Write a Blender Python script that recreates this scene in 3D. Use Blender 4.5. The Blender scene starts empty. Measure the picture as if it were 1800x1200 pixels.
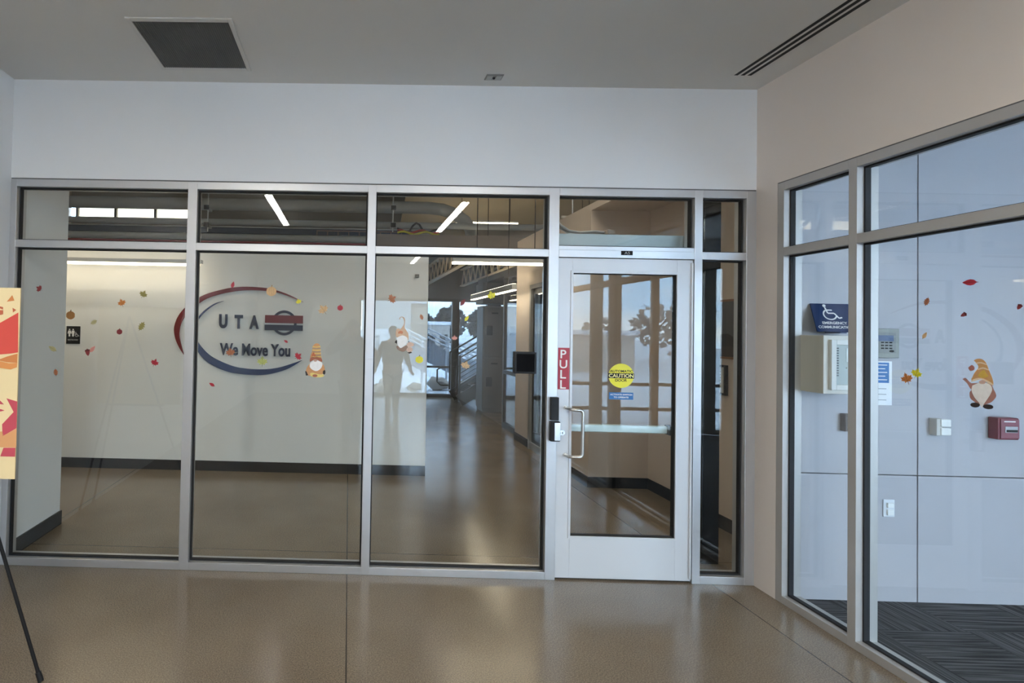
import bpy, bmesh, math, random
from mathutils import Vector, Matrix
random.seed(7)
S = bpy.context.scene
COL = S.collection
PI = math.pi

# ------------------------------------------------------------------ camera
F = Vector((-0.01487893, 0.9997286, 0.01792624))
R = Vector((0.9996793, 0.01450599, 0.02075748))
U = Vector((-0.02049181, -0.01822934, 0.99962382))
CAM = Vector((0, -3.587393892, 1.625807684))
FPX, CX, CY = 943.684, 599.526, 560.699
cd = bpy.data.cameras.new('camera')
cam = bpy.data.objects.new('camera', cd)
COL.objects.link(cam)
cam.matrix_world = Matrix(((R.x, U.x, -F.x, CAM.x), (R.y, U.y, -F.y, CAM.y), (R.z, U.z, -F.z, CAM.z), (0, 0, 0, 1)))
cd.sensor_width = 36
cd.lens = FPX / 1800 * 36
cd.shift_x = (900 - CX) / 1800
cd.shift_y = (CY - 600) / 1800
cd.clip_start = 0.02
cd.clip_end = 400
S.camera = cam


def at(u, v, x=None, y=None, z=None):
    """the point of the plane x / y / z = const that a pixel of the photograph shows"""
    d = F + R * ((u - CX) / FPX) - U * ((v - CY) / FPX)
    if x is not None: t = (x - CAM.x) / d.x
    elif y is not None: t = (y - CAM.y) / d.y
    else: t = (z - CAM.z) / d.z
    return CAM + d * t


# ------------------------------------------------------------------ render look
S.view_settings.view_transform = 'Standard'
S.view_settings.look = 'None'
S.view_settings.gamma = 1
S.view_settings.use_curve_mapping = False
S.view_settings.exposure = 1.80
try:
    S.cycles.use_denoising = True
    S.cycles.max_bounces = 10
    S.cycles.diffuse_bounces = 6
    S.cycles.glossy_bounces = 5
    S.cycles.transparent_max_bounces = 32
    S.cycles.caustics_reflective = False
    S.cycles.caustics_refractive = False
    S.cycles.sample_clamp_indirect = 6
except Exception:
    pass

# ------------------------------------------------------------------ sky
SKY = 6.4
w = bpy.data.worlds.new('overcast_sky')
S.world = w
w.use_nodes = True
nt = w.node_tree
nt.nodes.clear()
wo = nt.nodes.new('ShaderNodeOutputWorld')
bg = nt.nodes.new('ShaderNodeBackground')
tc = nt.nodes.new('ShaderNodeTexCoord')
mp = nt.nodes.new('ShaderNodeMapping')
mp.inputs['Scale'].default_value = (1.5, 1.5, 7)
no = nt.nodes.new('ShaderNodeTexNoise')
no.inputs['Scale'].default_value = 2.2
no.inputs['Detail'].default_value = 5
cr = nt.nodes.new('ShaderNodeValToRGB')
cr.color_ramp.elements[0].position = 0.38
cr.color_ramp.elements[0].color = (0.42, 0.68, 1.0, 1)
cr.color_ramp.elements[1].position = 0.66
cr.color_ramp.elements[1].color = (0.86, 0.94, 1.0, 1)
nt.links.new(tc.outputs['Generated'], mp.inputs['Vector'])
nt.links.new(mp.outputs['Vector'], no.inputs['Vector'])
nt.links.new(no.outputs['Fac'], cr.inputs['Fac'])
nt.links.new(cr.outputs['Color'], bg.inputs['Color'])
bg.inputs['Strength'].default_value = SKY
nt.links.new(bg.outputs['Background'], wo.inputs['Surface'])

LAMP_V = 35.0     # linear lamps of the vestibule ceiling
FILL_L = 14.0  # added lamps out of view that fill the corridor with light
LAMP_W = 6.5     # warm lamps of the corridor


def portal(loc, rot, sx, sy):
    l = bpy.data.lights.new('window_portal', 'AREA')
    l.shape = 'RECTANGLE'; l.size = sx; l.size_y = sy
    l.cycles.is_portal = True
    o = bpy.data.objects.new('window_portal', l)
    COL.objects.link(o)
    o.location = loc; o.rotation_euler = rot
    return o


# openings where daylight comes in
portal((1.12, -9.66, 1.2), (PI / 2, 0, 0), 1.8, 2.4)
portal((5.4, -5.16, 1.5), (PI / 2, 0, 0), 4.6, 2.9)

# ------------------------------------------------------------------ materials
MATS = {}


def principled(name):
    m = bpy.data.materials.new(name)
    m.use_nodes = True
    n = m.node_tree
    return m, n, n.nodes['Principled BSDF']


def mat(name, col, rough=0.6, metal=0.0, var=0.0, vscale=8.0, bump=0.0, bscale=60.0, spec=0.5, emit=None, estr=0.0):
    if name in MATS: return MATS[name]
    m, n, b = principled(name)
    b.inputs['Base Color'].default_value = (*col, 1)
    b.inputs['Roughness'].default_value = rough
    b.inputs['Metallic'].default_value = metal
    b.inputs['Specular IOR Level'].default_value = spec
    tcn = n.nodes.new('ShaderNodeTexCoord')
    no = n.nodes.new('ShaderNodeTexNoise')
    no.inputs['Scale'].default_value = vscale
    no.inputs['Detail'].default_value = 4
    n.links.new(tcn.outputs['Object'], no.inputs['Vector'])
    mx = n.nodes.new('ShaderNodeMix'); mx.data_type = 'RGBA'
    v = var if var > 0 else 0.03
    mx.inputs[6].default_value = (*[c * (1 - v) for c in col], 1)
    mx.inputs[7].default_value = (*[min(1, c * (1 + v)) for c in col], 1)
    n.links.new(no.outputs['Fac'], mx.inputs[0])
    n.links.new(mx.outputs[2], b.inputs['Base Color'])
    if bump > 0:
        n2 = n.nodes.new('ShaderNodeTexNoise')
        n2.inputs['Scale'].default_value = bscale
        n2.inputs['Detail'].default_value = 3
        n.links.new(tcn.outputs['Object'], n2.inputs['Vector'])
        bp = n.nodes.new('ShaderNodeBump')
        bp.inputs['Strength'].default_value = bump
        bp.inputs['Distance'].default_value = 0.002
        n.links.new(n2.outputs['Fac'], bp.inputs['Height'])
        n.links.new(bp.outputs['Normal'], b.inputs['Normal'])
    if emit:
        b.inputs['Emission Color'].default_value = (*emit, 1)
        b.inputs['Emission Strength'].default_value = estr
    MATS[name] = m
    return m


def glass(name, tint=(0.95, 0.97, 0.965), f0=0.029):
    if name in MATS: return MATS[name]
    m = bpy.data.materials.new(name)
    m.use_nodes = True
    n = m.node_tree
    n.nodes.clear()
    out = n.nodes.new('ShaderNodeOutputMaterial')
    tr = n.nodes.new('ShaderNodeBsdfTransparent')
    tr.inputs[0].default_value = (*tint, 1)
    gl = n.nodes.new('ShaderNodeBsdfGlossy')
    gl.inputs['Roughness'].default_value = 0.0
    gl.inputs['Color'].default_value = (1, 1, 1, 1)
    lw = n.nodes.new('ShaderNodeLayerWeight')
    lw.inputs['Blend'].default_value = 0.5
    pw = n.nodes.new('ShaderNodeMath'); pw.operation = 'POWER'; pw.inputs[1].default_value = 5
    ma = n.nodes.new('ShaderNodeMath'); ma.operation = 'MULTIPLY_ADD'
    ma.inputs[1].default_value = 1 - f0; ma.inputs[2].default_value = f0
    mx = n.nodes.new('ShaderNodeMixShader')
    n.links.new(lw.outputs['Facing'], pw.inputs[0])
    n.links.new(pw.outputs[0], ma.inputs[0])
    n.links.new(ma.outputs[0], mx.inputs[0])
    n.links.new(tr.outputs[0], mx.inputs[1])
    n.links.new(gl.outputs[0], mx.inputs[2])
    n.links.new(mx.outputs[0], out.inputs['Surface'])
    MATS[name] = m
    return m


def concrete_mat():
    m, n, b = principled('polished_concrete')
    L = n.links
    tcn = n.nodes.new('ShaderNodeTexCoord')
    big = n.nodes.new('ShaderNodeTexNoise'); big.inputs['Scale'].default_value = 1.1; big.inputs['Detail'].default_value = 6
    spk = n.nodes.new('ShaderNodeTexVoronoi'); spk.inputs['Scale'].default_value = 130
    fine = n.nodes.new('ShaderNodeTexNoise'); fine.inputs['Scale'].default_value = 160; fine.inputs['Detail'].default_value = 2
    for k in (big, spk, fine): L.new(tcn.outputs['Object'], k.inputs['Vector'])
    r1 = n.nodes.new('ShaderNodeValToRGB')
    r1.color_ramp.elements[0].position = 0.3; r1.color_ramp.elements[0].color = (0.175, 0.136, 0.098, 1)
    r1.color_ramp.elements[1].position = 0.72; r1.color_ramp.elements[1].color = (0.24, 0.196, 0.148, 1)
    L.new(big.outputs['Fac'], r1.inputs['Fac'])
    r2 = n.nodes.new('ShaderNodeValToRGB')
    r2.color_ramp.elements[0].position = 0.36; r2.color_ramp.elements[0].color = (0.66, 0.66, 0.66, 1)
    r2.color_ramp.elements[1].position = 0.66; r2.color_ramp.elements[1].color = (1.34, 1.30, 1.22, 1)
    L.new(fine.outputs['Fac'], r2.inputs['Fac'])
    mx = n.nodes.new('ShaderNodeMix'); mx.data_type = 'RGBA'; mx.blend_type = 'MULTIPLY'; mx.inputs[0].default_value = 1
    L.new(r1.outputs['Color'], mx.inputs[6]); L.new(r2.outputs['Color'], mx.inputs[7])
    # saw-cut joints in the slab
    sep = n.nodes.new('ShaderNodeSeparateXYZ'); L.new(tcn.outputs['Object'], sep.inputs[0])

    def line(axis, c, hw=0.0035):
        s = n.nodes.new('ShaderNodeMath'); s.operation = 'SUBTRACT'; s.inputs[1].default_value = c
        L.new(sep.outputs[axis], s.inputs[0])
        a = n.nodes.new('ShaderNodeMath'); a.operation = 'ABSOLUTE'; L.new(s.outputs[0], a.inputs[0])
        t = n.nodes.new('ShaderNodeMath'); t.operation = 'LESS_THAN'; t.inputs[1].default_value = hw
        L.new(a.outputs[0], t.inputs[0]); return t
    acc = None
    for ax, c in (('X', 0.02), ('X', -2.36), ('Y', 0.352), ('X', 2.42), ('Y', -2.3), ('Y', 4.6)):
        t = line(ax, c)
        if acc is None: acc = t
        else:
            q = n.nodes.new('ShaderNodeMath'); q.operation = 'MAXIMUM'
            L.new(acc.outputs[0], q.inputs[0]); L.new(t.outputs[0], q.inputs[1]); acc = q
    m2 = n.nodes.new('ShaderNodeMix'); m2.data_type = 'RGBA'
    L.new(acc.outputs[0], m2.inputs[0]); L.new(mx.outputs[2], m2.inputs[6])
    m2.inputs[7].default_value = (0.04, 0.034, 0.028, 1)
    L.new(m2.outputs[2], b.inputs['Base Color'])
    rr = n.nodes.new('ShaderNodeMapRange'); L.new(big.outputs['Fac'], rr.inputs[0])
    rr.inputs[3].default_value = 0.13; rr.inputs[4].default_value = 0.27
    L.new(rr.outputs[0], b.inputs['Roughness'])
    b.inputs['Specular IOR Level'].default_value = 0.5
    bp = n.nodes.new('ShaderNodeBump'); bp.inputs['Strength'].default_value = 0.06; bp.inputs['Distance'].default_value = 0.001
    L.new(fine.outputs['Fac'], bp.inputs['Height']); L.new(bp.outputs['Normal'], b.inputs['Normal'])
    return m


def carpet_mat():
    m, n, b = principled('striated_carpet')
    L = n.links
    tcn = n.nodes.new('ShaderNodeTexCoord')
    mpn = n.nodes.new('ShaderNodeMapping')
    mpn.inputs['Rotation'].default_value = (0, 0, math.radians(0))
    L.new(tcn.outputs['Object'], mpn.inputs['Vector'])
    # planks .25 x 1 m, every other one with the streaks turned
    br = n.nodes.new('ShaderNodeTexChecker'); br.inputs['Scale'].default_value = 2.0
    L.new(mpn.outputs[0], br.inputs['Vector'])
    ns = []
    for sc in ((2.5, 75, 1), (75, 2.5, 1)):
        q = n.nodes.new('ShaderNodeMapping'); q.inputs['Scale'].default_value = sc
        L.new(mpn.outputs[0], q.inputs['Vector'])
        t = n.nodes.new('ShaderNodeTexNoise'); t.inputs['Scale'].default_value = 1.0; t.inputs['Detail'].default_value = 4
        L.new(q.outputs[0], t.inputs['Vector']); ns.append(t)
    mx = n.nodes.new('ShaderNodeMix'); mx.data_type = 'FLOAT'
    L.new(br.outputs['Fac'], mx.inputs[0]); L.new(ns[0].outputs['Fac'], mx.inputs[2]); L.new(ns[1].outputs['Fac'], mx.inputs[3])
    r = n.nodes.new('ShaderNodeValToRGB')
    r.color_ramp.elements[0].position = 0.38; r.color_ramp.elements[0].color = (0.028, 0.03, 0.034, 1)
    r.color_ramp.elements[1].position = 0.66; r.color_ramp.elements[1].color = (0.13, 0.13, 0.135, 1)
    L.new(mx.outputs[0], r.inputs['Fac']); L.new(r.outputs['Color'], b.inputs['Base Color'])
    b.inputs['Roughness'].default_value = 0.95
    b.inputs['Specular IOR Level'].default_value = 0.1
    return m


M_FLOOR = concrete_mat()
M_CARPET = carpet_mat()
M_WALL = mat('painted_drywall', (0.78, 0.79, 0.80), 0.65, var=0.015, vscale=2, bump=0.25, bscale=220)
M_WALLR = mat('cream_painted_drywall', (0.77, 0.695, 0.64), 0.65, var=0.015, vscale=2, bump=0.25, bscale=220)
M_WALLB = mat('beige_painted_drywall', (0.66, 0.56, 0.48), 0.6, var=0.02, vscale=2, bump=0.25, bscale=220)
M_LOGOWALL = mat('logo_wall_paint', (0.86, 0.85, 0.83), 0.6, var=0.012, vscale=2, bump=0.2, bscale=220)
M_CEIL = mat('ceiling_paint', (0.66, 0.65, 0.62), 0.75, var=0.015, vscale=3, bump=0.3, bscale=240)
M_PANEL = mat('white_wall_panel', (0.44, 0.43, 0.455), 0.45, var=0.01, vscale=2)
M_JOINT = mat('dark_joint', (0.07, 0.07, 0.10), 0.6)
M_ALU = mat('clear_anodised_aluminium', (0.60, 0.60, 0.61), 0.40, 0.8, var=0.02, vscale=12)
M_DOOR = mat('painted_aluminium_door', (0.66, 0.68, 0.71), 0.4, 0.15, var=0.012, vscale=10)
M_GASKET = mat('black_gasket', (0.010, 0.010, 0.012), 0.7)
M_BASE = mat('black_rubber_base', (0.012, 0.012, 0.014), 0.6, spec=.25)
M_BLACK = mat('black_plastic', (0.009, 0.009, 0.010), 0.5, spec=.3)
M_DBLACK = mat('matt_black_steel', (0.009, 0.009, 0.010), 0.6, spec=.25)
M_DARK = mat('dark_bronze_metal', (0.035, 0.032, 0.030), 0.45, 0.3)
M_STEEL = mat('brushed_stainless', (0.62, 0.60, 0.57), 0.28, 1.0, var=0.05, vscale=40)
M_CHROME = mat('satin_chrome', (0.72, 0.72, 0.73), 0.22, 1.0)
M_GLASS = glass('clear_glass')
M_TINT = glass('tinted_glass', (0.27, 0.28, 0.29), 0.03)  # tint added to dim the sky behind the far window
M_TINT2 = glass('lightly_tinted_glass', (0.80, 0.80, 0.80), 0.03)  # tint added to cut the daylight entering the right room
M_GREY = mat('grey_duct_paint', (0.36, 0.38, 0.39), 0.55, 0.0, var=0.05)
M_MDUCT = mat('galvanised_pipe', (0.45, 0.47, 0.48), 0.4, 0.5, var=0.06)
M_NAVY = mat('navy_acrylic', (0.010, 0.016, 0.055), 0.4)
M_BLUEARC = mat('blue_acrylic', (0.006, 0.030, 0.13), 0.4)
M_RED = mat('deep_red_acrylic', (0.18, 0.006, 0.012), 0.4)
M_WHITE = mat('white_plastic', (0.82, 0.82, 0.80), 0.4)
M_WARM = mat('warm_lamp_lens', (1, 0.9, 0.7), 0.5, emit=(1.0, 0.84, 0.60), estr=LAMP_W)
M_COOL = mat('neutral_lamp_lens', (1, 1, 0.95), 0.5, emit=(1.0, 0.96, 0.88), estr=LAMP_V)


# ------------------------------------------------------------------ mesh building
class M:
    def __init__(s): s.v = []; s.f = []; s.m = []; s.mi = 0
    def add(s, vs, fs):
        b = len(s.v); s.v += [tuple(v) for v in vs]; s.f += [tuple(b + i for i in f) for f in fs]; s.m += [s.mi] * len(fs); return s
    def box(s, x0, x1, y0, y1, z0, z1):
        x0, x1 = sorted((x0, x1)); y0, y1 = sorted((y0, y1)); z0, z1 = sorted((z0, z1))
        return s.add([(x0, y0, z0), (x1, y0, z0), (x1, y1, z0), (x0, y1, z0), (x0, y0, z1), (x1, y0, z1), (x1, y1, z1), (x0, y1, z1)],
                     [(0, 3, 2, 1), (4, 5, 6, 7), (0, 1, 5, 4), (1, 2, 6, 5), (2, 3, 7, 6), (3, 0, 4, 7)])
    def tube(s, pts, r, seg=12, caps=True):
        pts = [Vector(p) for p in pts]; rs = r if isinstance(r, (list, tuple)) else [r] * len(pts)
        vs = []; up = None
        for i, p in enumerate(pts):
            a = pts[max(i - 1, 0)]; c = pts[min(i + 1, len(pts) - 1)]
            t = (c - a).normalized()
            if up is None: up = Vector((0, 0, 1)) if abs(t.z) < .9 else Vector((1, 0, 0))
            n = t.cross(up).normalized(); up = n.cross(t).normalized()
            for k in range(seg):
                an = 2 * PI * k / seg
                vs.append(p + (n * math.cos(an) + up * math.sin(an)) * rs[i])
        fs = []
        for i in range(len(pts) - 1):
            for k in range(seg):
                k2 = (k + 1) % seg
                fs.append((i * seg + k, i * seg + k2, (i + 1) * seg + k2, (i + 1) * seg + k))
        if caps:
            fs.append(tuple(range(seg))[::-1]); fs.append(tuple((len(pts) - 1) * seg + k for k in range(seg)))
        return s.add(vs, fs)
    def bar(s, a, b, wd, h, up=(0, 0, 1)):
        a = Vector(a); b = Vector(b); t = (b - a).normalized(); up = Vector(up)
        n = t.cross(up).normalized(); u2 = n.cross(t).normalized()
        vs = []
        for p in (a, b):
            for i, j in ((-1, -1), (1, -1), (1, 1), (-1, 1)): vs.append(p + n * (i * wd / 2) + u2 * (j * h / 2))
        return s.add(vs, [(0, 1, 2, 3), (7, 6, 5, 4), (0, 4, 5, 1), (1, 5, 6, 2), (2, 6, 7, 3), (3, 7, 4, 0)])
    def prism(s, pts3, nrm, th):
        """a flat outline (3-D points) given thickness th along nrm"""
        n = Vector(nrm) * th; k = len(pts3)
        vs = [Vector(p) for p in pts3] + [Vector(p) + n for p in pts3]
        fs = [tuple(range(k)), tuple(range(2 * k - 1, k - 1, -1))] + [(i, i + k, (i + 1) % k + k, (i + 1) % k) for i in range(k)]
        return s.add(vs, fs)
    def ball(s, c, r, seg=14, ring=9):
        rx, ry, rz = r if isinstance(r, (tuple, list)) else (r, r, r)
        vs = [(c[0], c[1], c[2] + rz)]
        for i in range(1, ring):
            a = PI * i / ring
            for k in range(seg):
                b = 2 * PI * k / seg
                vs.append((c[0] + rx * math.sin(a) * math.cos(b), c[1] + ry * math.sin(a) * math.sin(b), c[2] + rz * math.cos(a)))
        vs.append((c[0], c[1], c[2] - rz))
        fs = [(0, 1 + k, 1 + (k + 1) % seg) for k in range(seg)]
        for i in range(ring - 2):
            for k in range(seg):
                a = 1 + i * seg + k; b = 1 + i * seg + (k + 1) % seg
                fs.append((a, a + seg, b + seg, b))
        e = len(vs) - 1; o = 1 + (ring - 2) * seg
        fs += [(e, o + (k + 1) % seg, o + k) for k in range(seg)]
        return s.add(vs, fs)
    def obj(s, name, mats, parent=None, bevel=0.0, smooth=False, org=None, fix=True):
        me = bpy.data.meshes.new(name)
        o3 = Vector(org) if org is not None else Vector((0, 0, 0))
        me.from_pydata([tuple(Vector(v) - o3) for v in s.v], [], s.f)
        mats = mats if isinstance(mats, (list, tuple)) else [mats]
        for m_ in mats: me.materials.append(m_)
        me.polygons.foreach_set('material_index', s.m)
        if fix:
            bm = bmesh.new(); bm.from_mesh(me)
            bmesh.ops.recalc_face_normals(bm, faces=bm.faces[:])
            bm.to_mesh(me); bm.free()
        if smooth: me.polygons.foreach_set('use_smooth', [True] * len(me.polygons))
        me.update()
        o = bpy.data.objects.new(name, me)
        COL.objects.link(o)
        if org is not None: o.location = o3
        if parent is not None:
            o.parent = parent
            o.location = o3 - world_of(parent)
        if bevel:
            b = o.modifiers.new('bevel', 'BEVEL'); b.width = bevel; b.segments = 2; b.limit_method = 'ANGLE'
        if smooth:
            try:
                me.set_sharp_from_angle(angle=math.radians(50))
            except Exception:
                pass
        return o


def world_of(o):
    p = Vector(o.location)
    q = o.parent
    while q is not None:
        p += Vector(q.location); q = q.parent
    return p


def tag(o, label=None, cat=None, group=None, kind=None):
    if label: o['label'] = label
    if cat: o['category'] = cat
    if group: o['group'] = group
    if kind: o['kind'] = kind
    return o


def empty(name, loc, label=None, cat=None, group=None, kind=None):
    o = bpy.data.objects.new(name, None)
    COL.objects.link(o); o.location = loc; o.empty_display_size = 0.1
    return tag(o, label, cat, group, kind)


def struct(name, m, mt, **k):
    o = m.obj(name, mt, **k)
    if not k.get('parent'): o['kind'] = 'structure'
    return o


def text_mesh(body, P0, ex, ez, wd, ht, nrm, th, offset=0.0, space=1.0):
    """letters fitted to a box wd x ht whose lower left corner is P0; ex, ez are the box axes"""
    cu = bpy.data.curves.new('t', 'FONT')
    cu.body = body; cu.size = 1; cu.offset = offset; cu.space_character = space; cu.resolution_u = 4
    to = bpy.data.objects.new('t', cu)
    COL.objects.link(to)
    dg = bpy.context.evaluated_depsgraph_get()
    me = to.evaluated_get(dg).to_mesh()
    vs = [v.co.copy() for v in me.vertices]; fs = [tuple(p.vertices) for p in me.polygons]
    to.evaluated_get(dg).to_mesh_clear()
    bpy.data.objects.remove(to); bpy.data.curves.remove(cu)
    x0 = min(v.x for v in vs); x1 = max(v.x for v in vs); y0 = min(v.y for v in vs); y1 = max(v.y for v in vs)
    P0 = Vector(P0); ex = Vector(ex); ez = Vector(ez); n = Vector(nrm)
    q = [P0 + ex * ((v.x - x0) / (x1 - x0) * wd) + ez * ((v.y - y0) / (y1 - y0) * ht) for v in vs]
    bm = bmesh.new()
    bv = [bm.verts.new(p) for p in q]
    for f in fs:
        try: bm.faces.new([bv[i] for i in f])
        except ValueError: pass
    bmesh.ops.remove_doubles(bm, verts=bm.verts[:], dist=1e-6)
    if th > 0:
        r = bmesh.ops.extrude_face_region(bm, geom=bm.faces[:])
        bmesh.ops.translate(bm, vec=n * th, verts=[g for g in r['geom'] if isinstance(g, bmesh.types.BMVert)])
    bm.verts.index_update()
    m = M(); m.add([v.co[:] for v in bm.verts], [tuple(v.index for v in f.verts) for f in bm.faces])
    bm.free()
    return m


NY = (0, -1, 0); EX = (1, 0, 0); EZ = (0, 0, 1)

# ================================================================== the setting
XL, XR, HC, HH = -2.308, 2.687, 3.274, 2.5955
FB, FE = -9.7, 9.7          # rear and far window walls
DEP = 0.115
# floors
m = M().box(-7.0, XR + 0.06, FB - 0.1, 0.06, -0.1, 0).box(-7.0, 7.0, 0.06, FE + 0.1, -0.1, 0)
struct('floor', m, M_FLOOR)
struct('floor_carpet', M().box(XR + 0.06, 7.1, -5.3, -0.06, -0.1, 0.003), M_CARPET)

# vestibule ceiling, with the opening of the slot diffuser and the grille left in it
struct('ceiling', M().box(XL - 0.1, XR + 0.1, FB, 0.0, HC, HC + 0.12), M_CEIL)
struct('ceiling_right_room', M().box(XR + 0.115, 7.1, -5.3, -0.17, 3.2, 3.3), M_CEIL)
M_DECK = mat('metal_deck_paint', (0.30, 0.28, 0.25), 0.7, var=0.08, vscale=2)
m = M().box(-7, 7, 0.0, FE + 0.1, 5.05, 5.15)
for k in range(32): m.box(-7, 7, 0.25 + 0.3 * k, 0.37 + 0.3 * k, 4.99, 5.05)
struct('ceiling_hall', m, M_DECK)

# main wall over the storefront, its right stub
struct('wall_front', M().box(XL - 0.1, XR + 0.1, 0.0, 0.12, HH + 0.008, HC + 0.12).box(-7, 7, 0.02, 0.11, HC + 0.1, 5.1)
       .box(XR, 3.2, 0.0, 0.12, 0, HC).box(-7, XL - 0.1, 0.01, 0.11, 0, HC + .1), M_WALL)
struct('shadow_gap_1', M().box(XL, XR, 0.003, 0.11, HH, HH + 0.008), mat('shadow_gap_grey', (0.16, 0.16, 0.165), 0.7))  # dark strip standing in for the shadow line above the frame
struct('wall_left', M().box(XL - 0.1, XL, FB, 0.0, 0, HC).box(XL - 0.1, XL, 0.0, 0.75, 0, HC + 0.1), M_WALL)
# right wall: corner strip, band over the storefront, solid rear part
YR0, YR1 = -0.175, -4.45
struct('wall_right', M().box(XR, XR + 0.115, YR0, 0.0, 0, HC).box(XR, XR + 0.115, YR1, YR0, HH + 0.006, HC + .1)
       .box(XR, XR + 0.115, FB, YR1, 0, HC), M_WALLR)
struct('shadow_gap_2', M().box(XR + 0.003, XR + 0.11, YR1, YR0, HH, HH + 0.006), MATS['shadow_gap_grey'])  # same painted shadow line over the side storefront
# rear wall with its window
BX0, BX1, BZ = 0.24, 2.0, 2.42
struct('wall_rear', M().box(XL, BX0, FB - 0.1, FB, 0, HC).box(BX1, XR, FB - 0.1, FB, 0, HC).box(BX0, BX1, FB - 0.1, FB, BZ, HC), M_WALL)

# logo wall, a partition that stops under the hall's ceiling
YW = 2.47
struct('wall_logo', M().box(-4.6, 0.885, YW, YW + 0.14, 0, 2.50), M_LOGOWALL)
struct('baseboard_logo', M().box(-4.6, 0.885, YW - 0.012, YW, 0, 0.11), M_BASE)
struct('baseboard_left', M().box(XL, XL + 0.012, 0.125, 0.75, 0, 0.11).box(XL - 0.1, XL + 0.012, 0.75, 0.762, 0, 0.11), M_BASE)
struct('wall_hall_left', M().box(-7.1, -7, 0.1, FE, 0, 5.1), M_WALLB)
# right side of the corridor: a first part near the door, a jog, then on towards the hall
struct('wall_corridor_right', M().box(3.2, 3.3, 0.12, 2.18, 0, 2.95).box(2.57, 3.3, 2.18, 2.28, 0, 2.95).box(2.57, 2.67, 2.28, 3.2, 0, 2.95)
       .box(2.57, 2.67, 3.2, 4.05, 2.3, 2.95).box(2.57, 2.67, 4.05, 4.7, 0, 2.95).box(2.57, 3.3, 0.12, 4.7, 2.95, 3.02), M_WALLB)
struct('baseboard_right', M().box(3.188, 3.2, 0.12, 2.168, 0, 0.11).box(2.57, 3.2, 2.168, 2.18, 0, 0.11)
       .box(2.558, 2.57, 2.168, 3.15, 0, 0.11).box(2.558, 2.57, 4.1, 4.7, 0, 0.11).box(2.558, 2.67, 4.7, 4.712, 0, 0.11), M_BASE)
# far end of the hall: low dark window wall and bulkhead
FX0, FX1 = 0.9, 6.0
M_DWALL = mat('dark_grey_wall', (0.07, 0.072, 0.078), 0.6, var=0.04)
struct('wall_far', M().box(-7, FX0, FE, FE + 0.15, 0, 3.3).box(FX0, 7, FE, FE + 0.15, 2.42, 3.3).box(FX1, 7, FE, FE + .15, 0, 2.42), M_DWALL)
struct('wall_far_upper', M().box(-7, 7, FE, FE + 0.15, 3.3, 4.22).box(-3.9, 7, FE, FE + .15, 4.22, 4.62).box(-7, 7, FE, FE + .15, 4.62, 5.05), mat('warm_grey_wall', (.26, .24, .21), .6, var=.05))
struct('ceiling_sloped', M().prism([(1.2, 6.9, 5.0), (6.8, 6.9, 5.0), (6.8, 9.6, 4.15), (1.2, 9.6, 4.15)], (0, 0, 1), .05), mat('cream_deck', (.72, .64, .50), .6, var=.1, vscale=1.5))
struct('wall_hall_right', M().box(7, 7.1, 0.1, FE + .1, 0, 5.1), M_WALLB)

# right room: flush white panels on the wall behind the corner
YP = -0.17
m = M()
zj = 0.785
xs = (XR + 0.115, 3.565, 5.1, 7.0)
for a, b in zip(xs[:-1], xs[1:]):
    for z0, z1 in ((0.0, zj - 0.003), (zj + 0.003, 3.2)):
        m.box(a + 0.004, b - 0.004, YP, YP + 0.05, z0, z1)
struct('wall_panels', m, M_PANEL, bevel=0.0015)
struct('wall_panel_backing', M().box(XR + 0.115, 7.0, YP + 0.035, -0.02, 0, 3.2), M_JOINT)
struct('wall_right_room', M().box(7, 7.1, -5.3, -0.1, 0, 3.2), M_WALL)
struct('wall_right_room_rear', M().box(XR + 0.115, 3.1, -5.25, -5.15, 0, 3.2).box(3.1, 7, -5.25, -5.15, 2.95, 3.2), M_WALL)


# ---- storefronts: frame members, black gaskets, panes
def frame_along(root, name, along, off, dep, verts, zs, z0, z1, a0, a1, skip=()):
    """along: 'x' (frame in plane y=off..off+dep) or 'y' (plane x=off..off+dep)."""
    m = M()

    def bx(p, q, r, s_, g0=0.0, g1=dep):
        if along == 'x': m.box(p, q, off + g0, off + g1, r, s_)
        else: m.box(off + g0, off + g1, p, q, r, s_)
    for (p, q) in verts: bx(p, q, z0, z1)
    for i in range(len(verts) - 1):
        p, q = sorted((verts[i][1], verts[i + 1][0]))
        for j, (r, s_) in enumerate(zs):
            if (i, j) in skip: continue
            bx(p, q, r, s_)
    return m.obj(name, M_ALU, root, org=None if False else world_of(root), bevel=0.0015)


# main storefront: bays and rails
VX = [(XL, -2.267), (-1.103, -1.040), (0.112, 0.167), (1.322, 1.389), (2.284, 2.336), (2.624, XR)]
ZR = [(0.0, 0.050), (2.134, 2.184), (2.546, HH)]
w1 = empty('window_1', (XL, 0, 0), kind='structure')
w1['label'] = 'grey aluminium storefront of four glazed bays and a narrow sidelite around the white door'
frame_along(w1, 'window_frame', 'x', 0.0, DEP, VX, ZR, 0, HH, 0, 0, skip=((3, 0),))
# raised stops of the transom over the door
M().box(1.389, 2.284, 0.004, 0.055, 2.184, 2.210).obj('transom_stop', M_ALU, w1, org=world_of(w1), bevel=0.001)


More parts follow.
